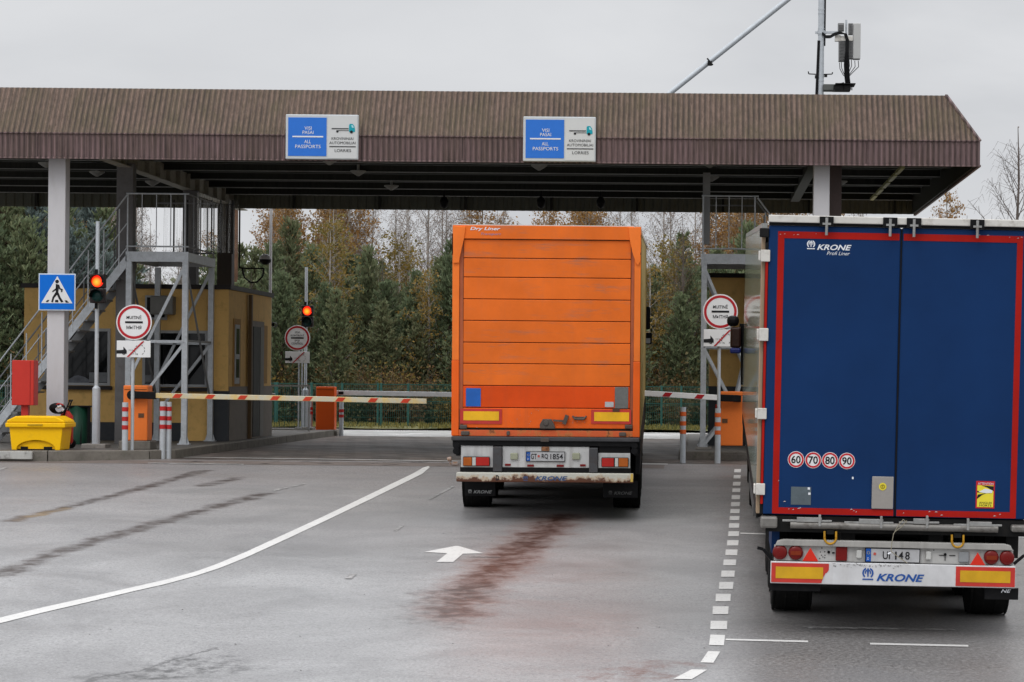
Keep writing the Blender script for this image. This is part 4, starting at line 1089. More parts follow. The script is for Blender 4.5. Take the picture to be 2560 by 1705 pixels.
# white corner pole and fence frame behind the booth
d = 57.0
wp = thing('white_pole', 'thin tall white pole at the corner of the left booth', 'pole', (w(619,950,d)[0], d, .15))
xx = w(619,950,d)[0]; m = MB(); m.tube((xx, d, .15), (xx, d, 5.7), .035, 12); m.build('pipe', white_m, wp)
zc = w(621,743,d)[1]; m = MB(); m.tube((xx-.15, d-.1, zc), (xx+.12, d-.1, zc-.03), .045, 10); m.lathe([(-.08,.05),(0,.06),(.08,.05)], (xx-.12, d-.15, zc), 'y', 12); m.lathe([(-.08,.05),(0,.06),(.08,.05)], (xx+.14, d-.15, zc-.04), 'y', 12); m.build('floodlight', black, wp)
m = MB(); zc = w(621,906,d)[1]; m.tube((xx-.14, d-.03, zc), (xx+.14, d-.03, zc), .02, 8); m.build('cross_arm', white_m, wp)
wf = thing('railing', 'low white framed wire mesh railing beside the left booth', 'railing', (xx, d, .15))
xe_ = w(712,990,d)[0]; m = MB(); m.box(xx, xe_, d, d+.03, .17, .215); m.box(xx-.01, xx+.04, d-.005, d+.035, .15, 1.25); m.box(xe_-.04, xe_, d-.005, d+.035, .15, 1.25); m.box(xx, xe_, d, d+.03, 1.21, 1.25); m.build('frame', pole_m, wf)
grn_mesh = pm('fence_green', (.022,.080,.068), .5)
m = MB(); k = 0
q = xx
while q < xe_: m.tube((q, d+.015, .2), (q, d+.015, 1.22), .004, 4, caps=False); q += .06
m.build('wire', grn_mesh, wf)

# green mesh fence beyond the far pavement
fn = thing('mesh_fence', 'long low green wire mesh fence before the wood', 'fence', (-6, 67, 0))
fd = 67.0
rr = random.Random(2)
x = -22.0
def fx(px): return w(px, 950, fd)[0]
posts = [fx(p) for p in (-60, 30, 632, 712-75, 716, 771, 786, 868, 876, 938, 1046, 1100, 1520, 1566, 1640)] 
for p in sorted(set([round(q, 2) for q in posts])):
    m = MB(); m.box(p-.03, p+.03, fd-.02, fd+.04, -.05, 1.28); m.build('post', grn_mesh, fn)
m = MB(); m.box(-22, 12, fd-.008, fd+.008, 1.235, 1.26); m.box(-22, 12, fd-.008, fd+.008, .76, .785); m.box(-22, 12, fd-.008, fd+.008, .06, .085); m.build('rail', pm('fence_green_dark', (.012,.06,.05), .5), fn)
m = MB(); q = -22.0
while q < 12: m.face([(q, fd, .06), (q+.009, fd, .06), (q+.009, fd, 1.25), (q, fd, 1.25)]); q += .055
z = .12
while z < 1.22: m.face([(-22, fd+.004, z), (12, fd+.004, z), (12, fd+.004, z+.008), (-22, fd+.004, z+.008)]); z += .2
m.build('wire', pm('fence_wire', (.02,.075,.06), .5), fn)
wr = thing('railing', 'pale tubular railing behind the fire box at the left edge', 'railing', (-14.5, 52, .15))
m = MB()
for z in (.35, .75, 1.2): m.path([(-18, 52, z), (-13.9, 52, z)], .02, 8)
for k in range(12): m.tube((-18+k*.37, 52, .15), (-18+k*.37, 52, 1.2), .014, 8)
m.build('bars', galv, wr)
# ------------------------------------------------------------ lorries
class Ref:
    """reads sizes off the photograph of a rear face into metres on that face"""
    def __init__(s, ox, oy, ang, S): s.ox, s.oy, s.c, s.s, s.S = ox, oy, math.cos(R(ang)), math.sin(R(ang)), S
    def pt(s, x, y):
        dx, dy = x - s.ox, s.oy - y
        return ((dx*s.c - dy*s.s)/s.S, (dy*s.c + dx*s.s)/s.S)
class Zm:
    def __init__(s, ref, x0, y0, k): s.r, s.x0, s.y0, s.k = ref, x0, y0, k
    def p(s, zx, zy): return s.r.pt((s.x0 + zx/s.k)/1.0875, (s.y0 + zy/s.k)/1.0875)
    def rect(s, x0, y0, x1, y1):
        cu, cv = s.p((x0+x1)/2, (y0+y1)/2); hw, hh = (x1-x0)/s.k/1.0875/s.r.S/2, (y1-y0)/s.k/1.0875/s.r.S/2
        return cu-hw, cu+hw, cv-hh, cv+hh
    def len(s, a): return a/s.k/1.0875/s.r.S
def rbox(zm, r, y0, y1, mat, name, t, bevel=0, label=None):
    a, b_, c, d_ = zm.rect(*r); m = MB(); m.box(a, b_, y0, y1, c, d_); return m.build(name, mat, t, bevel=bevel, label=label)
def wheel(t, u, y, r, wd_, z=None, rimc=None):
    z = r if z is None else z
    m = MB(); h = wd_/2
    m.lathe([(-h*.8, r*.55), (-h, r*.62), (-h, r*.90), (-h*.86, r*.985), (-h*.6, r), (h*.6, r), (h*.86, r*.985), (h, r*.90), (h, r*.62), (h*.8, r*.55)], (u, y, z), 'x', 40)
    for k in (-.45, -.15, .15, .45): m.lathe([(k*wd_-.012, r*.999), (k*wd_-.01, r*1.006), (k*wd_+.01, r*1.006), (k*wd_+.012, r*.999)], (u, y, z), 'x', 40)
    wh = m.build('wheel', rubber, t)
    m = MB(); m.lathe([(-h*.8, r*.56), (-h*.4, r*.5), (-h*.4, .0), (h*.4, 0), (h*.4, r*.5), (h*.8, r*.56)], (u, y, z), 'x', 28); m.build('rim', pm('rim_steel', (.25,.25,.25), .5, .4, .3, 6, .6, (.08,.07,.06)), wh)
    return wh
def paint(name, col, rough, dirt, dcol, scale=1.2, grime=(.2,.17,.15), bs=0, coat=0.0, sp=.5, smear=None):
    s = NT(name)
    P = s.tc.outputs['Object']
    n = s.noise(scale, 7, .62); fine = s.noise(scale*14, 5, .7); st = s.noise(1.4, 6, .7, s.mapping((7, 7, .5)))
    c = s.mix(s.ramp(n, [(.35, 0), (.65, 1)]), sc(col, .86), sc(col, 1.08))
    c = s.mix(s.math('MULTIPLY', s.ramp(st, [(.50, 0), (.74, 1)]), dirt), c, dcol)
    c = s.mix(s.math('MULTIPLY', s.ramp(fine, [(.66, 0), (.76, 1)]), .5*dirt), c, grime)
    if smear:                            # road film dragged sideways along the panels
        q = s.noise(1.7, 8, .72, s.mapping((.7, 1, 4.2))); q2 = s.noise(.9, 4, .6)
        c = s.mix(s.math('MULTIPLY', s.math('MULTIPLY', s.ramp(q, [(.52, 0), (.68, 1)]), s.ramp(q2, [(.42, 0), (.60, 1)])), .75), c, smear)
    if bs: s.bump(s.noise(bs, 2, .5), .08, .004)
    return s.end(c, s.math('ADD', s.math('MULTIPLY', n, .25), rough-.1), 0, sp, coat)

# --- blue lorry -------------------------------------------------------
BR = Ref(2047, 1461, 1.2, 235.8)
b3, b4, b5, b6, b7 = Zm(BR,1700,440,3.92), Zm(BR,1600,800,3.409), Zm(BR,1880,1260,3.463), Zm(BR,1880,520,3.463), Zm(BR,1880,1080,3.463)
bd = 23.4; a_, c_ = ray(2047, 1461)
B = thing('semitrailer_lorry', 'blue rear doored lorry with red reflective frame waiting at the right', 'lorry', (a_*bd, bd, CAMZ + c_*bd), world=False)
B.rotation_euler = (R(3.0), R(0.7), R(-0.35))
navy = paint('navy_paint', (.0048,.029,.105), .5, .10, (.010,.042,.12), .8, (.05,.10,.20), 180, 0, .12)
refl_red = paint('red_tape', (.36,.010,.006), .5, .2, (.22,.03,.02), 2, (.5,.35,.35), sp=.12)
W_ = 1.27; ZT2 = b6.p(1250, 205)[1]; ZB2 = BR.pt(2050, 1187)[1]
split = b6.p(1272, 700)[0]
SIDEX = -1.315
m = MB(); m.box(-1.27, 1.27, .10, 13.6, ZB2-.02, 3.90); m.build('cargo_body', pm('curtain_inner', (.02,.022,.025), .6), B)
for a, b_, lb in ((-W_, split-.006, 'left rear door with speed stickers'), (split+.006, W_+.005, 'right rear door')):
    m = MB(); m.box(a, b_, .0, .06, ZB2, ZT2+.03); m.build('rear_door', navy, B, bevel=.012, label=lb)
m = MB(); m.box(split-.0075, split+.0075, -.004, -.001, ZB2+.01, ZT2+.02); m.build('door_seal', black, B)
# red reflective frame
la, lb_ = b6.rect(213, 600, 267, 700)[:2]; ra, rb2 = b6.rect(2265, 600, 2317, 700)[:2]
la -= .0; t0, t1 = b6.p(1250, 286)[1], b6.p(1250, 228)[1]
q0, q1 = b7.p(1222, 722)[1], b7.p(1222, 668)[1]
y = -.003
m = MB(); m.box(la, lb_, y-.002, y, q1, t0); m.box(ra, rb2, y-.002, y, q1, t0)
m.box(la, split-.02, y-.002, y, t0, t1); m.box(split+.02, rb2, y-.002, y, t0, t1); m.box(la, split-.015, y-.002, y, q0, q1); m.box(split+.015, rb2, y-.002, y, q0, q1)
m.build('reflective_tape', refl_red, B)
m = MB(); rr = random.Random(9)
for (x, z) in ((232,236),(270,232),(350,240),(380,238),(540,232),(1940,242),(2010,244),(2200,262),(2270,270),(2300,262)):
    u_, v_ = b6.p(x, z); m.prism([(u_, v_), (u_+rr.uniform(.01,.03), v_+.002), (u_+.012, v_+.008)], y-.004, y-.0025)
for (x, z) in ((310,665),(345,670),(390,660),(405,655),(845,668),(870,680),(890,690),(1300,700),(1520,688),(1575,690),(1625,718),(2080,725),(2130,712),(268,600),(222,420)):
    u_, v_ = b7.p(x, z); m.prism([(u_, v_), (u_+rr.uniform(.01,.035), v_+.003), (u_+.012, v_+.012)], y-.004, y-.0025)
m.build('tape_chip', pm('chipped_paint', (.5,.42,.42), .6), B)
# logo, stickers
def emblem(m, cu, cv, s, y0, y1, line=True):
    m.ring((cu-.0*s, cv), .5*s, .36*s, y0, y1, 20, 115, 232); m.ring((cu, cv), .5*s, .36*s, y0, y1, 20, -52, 65)
    m.ring((cu+.02*s, cv+.02*s), .30*s, .20*s, y0, y1, 14, 120, 200); m.ring((cu-.02*s, cv+.02*s), .30*s, .20*s, y0, y1, 14, -20, 60)
    m.prism([(cu-.05*s, cv-.34*s), (cu+.05*s, cv-.34*s), (cu+.09*s, cv+.34*s), (cu, cv+.46*s), (cu-.09*s, cv+.34*s)], y0, y1)
    if line: m.box(cu-.48*s, cu+.48*s, y0, y1, cv-.62*s, cv-.50*s)
lw = flat('logo_white', (.72,.74,.78), .4)
a, b_, c, d_ = b6.rect(460, 298, 548, 368)
m = MB(); emblem(m, (a+b_)/2, (c+d_)/2+.018, (d_-c)*1.0, -.004, -.001); m.build('emblem', lw, B)
a, b_, c, d_ = b6.rect(556, 322, 852, 370); text_box('KRONE', a, b_, c, d_, -.004, lw, B, shear=.3, bold=.025)
a, b_, c, d_ = b6.rect(640, 382, 838, 412); text_box('Profi Liner', a, b_, c, d_, -.004, lw, B, shear=.3)
for n_, (cx, cy_) in (('60', (378,233)), ('70', (526,238)), ('80', (671,241)), ('90', (817,246))):
    u_, v_ = b7.p(cx, cy_); r = .076
    m = MB(); m.disc((u_, v_), r+.004, -.004, -.001, 36); s_ = m.build('speed_sticker', sign_white, B, label='round speed sticker reading ' + n_)
    m = MB(); m.ring((u_, v_), r-.001, r-.018, -.006, -.0045, 40); m.build('red_ring', flat('sticker_red', (.5,.02,.03), .4), s_)
    text_box(n_, u_-.046, u_+.046, v_-.038, v_+.038, -.006, sign_black, s_, bold=.02)
rbox(b7, (335,470,508,625), -.004, -.001, pm('faded_patch', (.10,.125,.14), .5, 0, .25, 5), 'bare_patch', B)
m = MB()
for x, z in ((490,485),(495,530)): u_, v_ = b7.p(x, z); m.box(u_-.012, u_+.01, -.006, -.0045, v_-.01, v_+.012)
u_, v_ = b7.p(868, 392); m.box(u_-.008, u_+.008, -.006, -.0045, v_-.012, v_+.01); m.build('paint_chip', lw, B)
pnl = rbox(b7, (1032,380,1218,660), -.022, -.001, pm('panel_grey', (.30,.28,.26), .5, 0, .12, 4, .3, (.18,.17,.16)), 'door_panel', B, .006)
u_, v_ = b7.p(1125, 466); m = MB(); m.disc((u_, v_), .037, -.026, -.0235, 24); m.build('yellow_sticker', flat('sticker_yellow', (.72,.60,.05), .4), pnl)
m = MB(); m.ring((u_, v_), .022, .015, -.028, -.0265, 20); m.box(u_-.004, u_+.004, -.028, -.0265, v_-.01, v_+.015); m.build('sticker_mark', pm('sticker_ink', (.25,.2,.02), .4), pnl)
st_ = rbox(b7, (1930,420,2092,655), -.004, -.001, flat('sticker_red', (.5,.02,.03), .4), 'warning_sticker', B)
A0, A1, A2, A3 = b7.rect(1930,420,2092,655); uu = lambda f: A0+(A1-A0)*f; vv = lambda f: A3-(A3-A2)*f
m = MB(); m.box(uu(.07), uu(.93), -.006, -.0045, vv(.955), vv(.155)); m.build('yellow_field', flat('sticker_yellow2', (.78,.66,.05), .4), st_)
text_box('ATTENTION', uu(.1), uu(.92), vv(.135), vv(.055), -.006, lw, st_)
m = MB(); m.prism([(uu(.30), vv(.16)), (uu(.93), vv(.18)), (uu(.93), vv(.36)), (uu(.62), vv(.24))][::-1], -.008, -.0065); m.prism([(uu(.07), vv(.60)), (uu(.10), vv(.50)), (uu(.55), vv(.44)), (uu(.35), vv(.50)), (uu(.07), vv(.66))], -.008, -.0065); m.prism([(uu(.07), vv(.36)), (uu(.45), vv(.42)), (uu(.07), vv(.42))], -.008, -.0065); m.build('black_wedge', sign_black, st_)
m = MB(); m.prism([(uu(.14), vv(.40)), (uu(.5), vv(.27)), (uu(.88), vv(.33)), (uu(.85), vv(.43)), (uu(.5), vv(.44))], -.0095, -.0082); m.build('lorry_picture', lw, st_)
text_box('ANGLES', uu(.18), uu(.86), vv(.835), vv(.76), -.008, sign_black, st_); text_box('MORTS', uu(.2), uu(.84), vv(.93), vv(.86), -.008, sign_black, st_)
# roof beam, lock housings, corner posts
rv = b6.rect(125, 90, 2400, 152); m = MB(); m.box(-1.275, 1.30, -.05, .12, rv[2], rv[3]); m.build('roof_beam', offwhite, B, bevel=.008)
m = MB(); m.box(-1.27, 1.28, -.012, .1, ZT2+.031, rv[2]); m.build('header_gap', black, B)
m = MB(); m.box(-1.27, 1.27, .13, 13.55, 3.905, 3.93); m.build('roof', pm('roof_white', (.5,.5,.5), .5), B)
for r_ in ((575,82,695,165),(1118,90,1240,175),(1320,95,1445,180),(1863,108,1985,190)):
    h = rbox(b6, r_, -.075, -.0505, black, 'lock_housing', B, .004)
    cx = (r_[0]+r_[2])/2; q = b6.p(cx, r_[3]-22)[0]; v_ = b6.p(cx, r_[3]-12)[1]
    m = MB(); m.box(q-.04, q+.04, -.095, -.076, v_+.0, v_+.02); m.tube((q, -.085, v_-.10), (q, -.085, v_+.07), .014, 10); m.build('lock_rod', pm('lock_steel', (.33,.33,.32), .45, .4, .3, 8, .4, (.12,.1,.08)), h)
tan = pm('corner_post_tan', (.36,.26,.17), .5, 0, .1, 3, .3, (.2,.15,.1))
m = MB(); m.box(-1.335, -1.30, .06, .30, ZB2, 3.86); m.build('corner_post', tan, B, bevel=.004)
m = MB(); m.box(-1.30, -1.272, .02, .12, ZB2, 3.8); m.build('corner_post', steel_dark, B); m = MB(); m.box(1.275, 1.31, .02, .3, ZB2, 3.86); m.build('corner_post', steel_dark, B)
m = MB(); m.box(-1.298, -1.273, -.0, .019, ZB2+.1, 3.68); m.build('side_tape', refl_red, B)
for (y0_, y1_) in ((575,602),(754,783),(937,962),(1110,1136)):
    v0 = BR.pt(1750, y1_)[1]; v1 = BR.pt(1750, y0_)[1]
    m = MB(); m.box(-1.345, -1.255, -.03, .02, v0, v1); m.box(-1.365, -1.346, -.025, .12, v0+.01, v1-.01); m.build('hinge_plate', offwhite, B, bevel=.006)
v1 = b3.p(800, 515)[1]; m = MB(); m.box(-1.36, -1.27, -.02, .10, v1-.09, v1); m.build('top_hinge', steel_dark, B, bevel=.01)
# glossy curtain side
def curtain_mat(name, col, rough, sp=1.0, ct=.6):
    s = NT(name)
    n = s.noise(1.5, 5, .6, s.mapping((1, .5, 2))); c = s.mix(s.ramp(n, [(.35, 0), (.65, 1)]), sc(col, .8), sc(col, 1.15))
    return s.end(c, rough, 0, sp, ct)
CUR = curtain_mat('glossy_curtain', (.20,.265,.19), .12, .5, .4)
def curtain(t, x, y0, y1, z0, z1, mat, nm='curtain_side', amp=.006, k=40):
    m = MB(); prev = None
    for i in range(k+1):
        y = y0+(y1-y0)*i/k; o_ = amp*math.sin(i*1.7)*.5
        A = m.b.verts.new((x+o_, y, z0)); Bv = m.b.verts.new((x+o_, y, z1))
        if prev: f = m.b.faces.new((prev[0], A, Bv, prev[1])); f.smooth = True
        prev = (A, Bv)
    return m.build(nm, mat, t)
curtain(B, -1.335, .30, 13.5, 1.28, 3.93, CUR, amp=.0)
curtain(B, 1.31, .30, 13.5, 1.28, 3.93, CUR)
m = MB(); m.box(-1.334, -1.28, .3, 13.5, 3.935, 3.99); m.box(1.25, 1.31, .3, 13.5, 3.935, 3.99); m.build('roof_rail', pm('rail_alu', (.30,.31,.30), .4, .3), B)
m = MB(); m.box(-1.33, -1.27, .3, 13.5, 1.10, 1.27); m.box(1.25, 1.30, .3, 13.5, 1.10, 1.27); m.build('side_rail', steel_dark, B)
# rear locking gear
ls = pm('lock_steel', (.33,.33,.32), .45, .4, .3, 8, .4, (.12,.1,.08))
gal2 = pm('grimy_tube', (.22,.21,.195), .42, .35, .3, 4, .7, (.06,.05,.04))
r_ = b5.rect(100, 95, 2355, 215); m = MB(); m.box(-1.24, 1.28, .02, .10, ZB2-.17, ZB2-.012); m.build('rear_sill', steel_dark, B)
p0, p1 = b5.p(330, 172), b5.p(2120, 212); vt = (p0[1]+p1[1])/2
m = MB(); m.tube((p0[0], -.02, vt), (p1[0], -.02, vt), .036, 16); m.build('round_buffer_tube', gal2, B)
for r_ in ((72,100,218,200),(2232,175,2372,235)):
    o = rbox(b5, r_, -.06, .10, gal2, 'corner_casting', B, .02)
for r_ in ((385,108,600,148),(920,122,1130,165),(1390,118,1525,165),(1860,145,2065,185)):
    a, b_, c, d_ = b5.rect(*r_); m = MB(); m.box(a, b_, -.05, -.02, c, d_); m.bar((a-.14, -.035, c+.01), (b_+.1, -.035, (c+d_)/2-.01), .015, .02)
    x = b_-.02 if r_[0] != 1860 else a-.0; m.box(x-.012, x+.012, -.06, -.021, c-.04, d_+.03); m.build('door_latch', ls, B, bevel=.004)
m = MB(); S5 = lambda x, y, yy=-.09: (b5.p(x,y)[0], yy, b5.p(x,y)[1])
m.path([S5(1330,150), S5(1300,120), S5(1265,160), S5(1240,200), S5(1215,250), S5(1200,330), S5(1195,395)], .004, 5); m.path([S5(1330,130), S5(1290,180), S5(1230,225), S5(1212,250)], .004, 5)
m.path([S5(1195,395), S5(1250,440), S5(1335,497)], .004, 5); m.build('seal_cord', pm('cord', (.30,.27,.20), .7), B)
m = MB(); m.tube(S5(1168,420,-.09), S5(1193,408,-.09), .010, 8); m.build('seal_tag', lw, B)
yr = pm('shackle_yellow', (.48,.25,.02), .45, .2, .15, 8, .5, (.15,.08,.02))
for cx, cy_ in ((674,282), (1772,312)):
    u_, v_ = b5.p(cx, cy_); w_ = b5.len(50); m = MB()
    pts = [(u_-w_, -.03, v_+.06), (u_-w_, -.04, v_-.0)] + [(u_+w_*math.cos(a_), -.05, v_-.005+w_*math.sin(a_)) for a_ in [math.pi+math.pi*i/8 for i in range(9)]] + [(u_+w_, -.04, v_), (u_+w_, -.03, v_+.06)]
    m.path(pts, .011, 8); m.build('shackle_ring', yr, B)
    m = MB(); m.box(u_-.035, u_+.035, -.03, .02, v_+.03, v_+.075); m.build('shackle_bracket', steel_dark, B)
# chassis behind
m = MB(); m.box(-.50, -.36, .12, 13.2, .78, 1.12); m.box(.36, .50, .12, 13.2, .78, 1.12)
for y in (1.0, 2.3, 3.6, 4.9): m.box(-.36, .36, y, y+.08, .85, 1.05)
m.box(-1.25, 1.25, .12, 13.3, 1.12, 1.16); m.build('chassis', steel_dark, B)
# light bar
lv = b5.rect(190, 372, 2255, 505); light_panel = paint('light_bar_white', (.46,.455,.44), .5, .5, (.22,.20,.18), 3, (.12,.1,.09))
m = MB(); m.box(lv[0], lv[1], -.0, .03, lv[2], lv[3]); m.build('light_bar', light_panel, B)
lipz = lv[3]; m = MB(); m.prism([(lv[0]+.01, lipz), (lv[1]-.01, lipz), (lv[1]-.03, lipz+.045), (lv[1]-.09, lipz+.06), (lv[0]+.09, lipz+.06), (lv[0]+.03, lipz+.045)], -.05, .02); m.build('light_bar_lip', paint('lip_grey', (.33,.32,.30), .5, .6, (.15,.14,.13), 4), B, bevel=.006)
lens_r = pm('lens_red', (.15,.008,.007), .18, 0, .12, 10); lens_a = pm('lens_amber', (.20,.028,.008), .18, 0, .12, 10); lens_w = pm('lens_white', (.5,.5,.48), .2, 0, .1)
for (cx, cy_), mt in (((240,412), lens_r), ((377,415), lens_a), ((2065,455), lens_a), ((2200,460), lens_r)):
    u_, v_ = b5.p(cx, cy_); m = MB(); r = .072
    m.lathe([(0, r), (-.025, r), (-.04, r*.85), (-.045, r*.4), (-.046, .001)], (u_, 0, v_), 'y', 28); l_ = m.build('tail_lamp', lens_r, B)
    if mt is lens_a: m = MB(); m.box(u_-.05, u_+.05, -.049, -.047, v_-.022, v_+.018); m.build('amber_band', lens_a, l_)
tri = flat('reflector_red', (.62,.03,.015), .3)
for (a, b_, c) in (((502,368),(432,487),(572,487)), ((1944,408),(1876,520),(2010,520))):
    P_ = [b5.p(*a), b5.p(*b_), b5.p(*c)]; zb = (P_[1][1]+P_[2][1])/2
    m = MB(); m.prism([(P_[0][0], P_[0][1]), (P_[1][0], zb), (P_[2][0], zb)], -.065, -.055); m.build('triangle_reflector', tri, B, bevel=.004)
rbox(b5, (722,362,822,488), -.03, -.001, lens_r, 'fog_lamp', B, .012); rbox(b5, (1783,408,1875,500), -.03, -.001, pm('lamp_grey', (.25,.26,.27), .3), 'reversing_lamp', B, .012)
rbox(b5, (900,392,948,464), -.03, -.001, lens_w, 'plate_lamp', B, .01); rbox(b5, (1500,402,1548,476), -.03, -.001, lens_w, 'plate_lamp', B, .01)
m = MB()
for x, z in ((603,378),(590,412),(628,410),(600,440),(628,462),(585,468),(630,440),(612,455),(1570,395)): u_, v_ = b5.p(x, z); m.disc((u_, v_), .006, -.003, -.0005, 8)
u_, v_ = b5.p(662, 412); m.disc((u_, v_), .014, -.02, -.0005, 12); u_, v_ = b5.p(702, 418); m.box(u_-.012, u_+.012, -.02, -.0005, v_-.006, v_+.006)
u_, v_ = b5.p(1668, 432); m.disc((u_, v_), .014, -.02, -.0005, 12); m.box(u_-.06, u_+.0, -.01, -.0005, v_-.012, v_-.006); m.box(u_+.04, u_+.10, -.01, -.0005, v_-.012, v_-.006); m.box(u_-.003, u_+.003, -.01, -.0005, v_-.06, v_); m.build('bolt_holes', black, B)
def number_plate(t, rc, y, txt, zone, mark, tx0, tx1, seal=None):
    a, b_, c, d_ = rc; m = MB(); m.box(a-.008, b_+.008, y, y+.012, c-.008, d_+.008); p_ = m.build('number_plate', black, t)
    m = MB(); m.box(a, b_, y-.003, y-.001, c, d_); m.build('plate_face', paint('plate_white', (.42,.42,.43), .4, .3, (.25,.24,.22), 5), p_)
    m = MB(); m.box(a, a+(b_-a)*.095, y-.006, y-.004, c, d_); m.build('plate_blue_band', flat('plate_blue', (.01,.08,.35), .4), p_)
    h = d_-c
    text_box(zone, a+.012, a+.03, c+h*.12, c+h*.32, y-.008, lw, p_)
    m = MB(); q = a+(b_-a)*.0475
    for i in range(12): m.disc((q+.013*math.cos(i*math.pi/6), c+h*.68+.013*math.sin(i*math.pi/6)), .0022, y-.009, y-.0065, 5)
    m.build('plate_stars', flat('star_yellow', (.7,.55,.05), .4), p_)
    for s, x0, x1 in txt: text_box(s, a+(b_-a)*x0, a+(b_-a)*x1, c+h*.2, c+h*.82, y-.007, sign_black, p_, bold=.012)
    if mark: m = MB(); m.disc((a+(b_-a)*mark[0], c+h*mark[1]), mark[2], y-.007, y-.004, 16); m.build('plate_seal', flat('seal_red', (.45,.08,.06), .5), p_)
    return p_
number_plate(B, b5.rect(982,383,1443,494), -.03, (('UI', .315, .45), ('1', .545, .575), ('4', .61, .70), ('8', .735, .82)), 'SLO', (.165, .6, .014), 0, 0)
# bumper board
bv = b5.rect(158, 507, 2268, 697); m = MB(); m.box(bv[0], bv[1], -.07, -.03, bv[2], bv[3]); m.build('bumper_board', paint('bumper_white', (.60,.60,.61), .42, .3, (.4,.38,.35), 3, (.2,.18,.15)), B, bevel=.006)
ryel = paint('reflector_yellow', (.60,.33,.003), .4, .25, (.4,.24,.02), 4, (.2,.1,.02)); rred = paint('reflector_border', (.52,.03,.02), .35, .2, (.4,.1,.08), 4, (.5,.4,.4))
for side_, (x0, x1) in (('l', (165, 660)), ('r', (1755, 2265))):
    a, _ = b5.p(x0, 590); b_, _ = b5.p(x1, 590); c, d_ = bv[2]+.012, bv[3]-.012
    if side_ == 'l': P = [(a, c), (b_-.07, c), (b_-.055, c+.05), (b_-.03, c+.10), (b_-.02, d_-.09), (b_, d_-.06), (b_, d_), (a, d_)]
    else: P = [(a, c), (b_, c), (b_, d_), (a, d_)]
    m = MB(); m.prism(P, -.075, -.071); f = m.build('rear_marker_board', rred, B)
    m = MB(); m.box(a+.042, b_-(.055 if side_ == 'l' else .045), -.079, -.0755, c+.04, d_-.037); m.build('yellow_field', ryel, f)
kb = flat('logo_blue', (.02,.085,.32), .4)
a, b_, c, d_ = b5.rect(937, 555, 1058, 652); m = MB(); emblem(m, (a+b_)/2, (c+d_)/2+.02, (d_-c)*1.0, -.075, -.071); m.build('emblem', kb, B)
a, b_, c, d_ = b5.rect(1072, 594, 1484, 660); text_box('KRONE', a, b_, c, d_, -.075, kb, B, shear=.3, bold=.03)
m = MB(); rr = random.Random(12)
for k in range(60):
    x = rr.uniform(680, 1290); u_, v_ = b5.p(x, 522+rr.gauss(0, 8)+(x-680)*.01); m.box(u_, u_+rr.uniform(.004,.014), -.0735, -.0708, v_, v_+rr.uniform(.002,.005))
m.build('bumper_scuffs', pm('scuff', (.16,.15,.14), .7), B)
# flaps, side arms, wheels
flap = pm('mud_flap', (.008,.008,.009), .6, 0, .3, 4, .3, (.025,.022,.02), spec=.12)
rbox(b5, (152,676,588,748), -.02, -.0, flap, 'mud_flap', B); f = rbox(b5, (2010,722,2300,822), -.02, -.0, flap, 'mud_flap', B)
a, b_, c, d_ = b5.rect(2150, 733, 2236, 762); text_box('NE', a, b_, c, d_, -.024, lw, f, shear=.3, bold=.02)
m = MB(); m.bar(S5(165,475,-.0), S5(95,385,-.02), .03, .03); m.bar(S5(95,385,-.02), S5(45,372,-.03), .03, .03); m.build('side_marker_arm', black, B, bevel=.004)
m = MB(); m.bar(S5(2262,515,-.0), S5(2345,440,-.02), .03, .03); m.bar(S5(2345,440,-.02), S5(2390,425,-.03), .03, .03); m.build('side_marker_arm', black, B, bevel=.004)
a, b_, c, d_ = b5.rect(172, 215, 240, 350); m = MB(); m.box(a, b_, .15, 1.2, c-.1, ZB2-.18); m.build('side_skirt', navy, B)
m = MB(); m.box(1.12, 1.24, .15, 1.2, c-.1, ZB2-.18); m.build('side_skirt', steel_dark, B)
for y in (1.62, 2.93, 4.24):
    for u_ in (-.925, 1.10): wheel(B, u_, y, .50, .42)
    m = MB(); m.tube((-.85, y, .5), (.85, y, .5), .075, 12); m.build('axle', steel_dark, B)
m = MB(); m.box(-1.05, 1.05, 6.2, 7.6, .38, 1.1); m.build('added_belly_box', black, B, bevel=.02)  # unseen box added to stop light passing under the lorry
for y in (2.25, 3.6): m = MB(); m.tube((-.75, y, .60), (.75, y, .60), .14, 14); m.build('added_belly_tank', steel_dark, B)  # tanks added to deepen the dark below the chassis
m = MB(); m.box(-.80, .80, .9, .95, .46, .80); m.build('underrun_plate', black, B)
m = MB(); m.box(-1.25, -.8, 1.0, 4.9, 1.035, 1.07); m.box(.8, 1.25, 1.0, 4.9, 1.035, 1.07); m.build('mudguard', black, B)
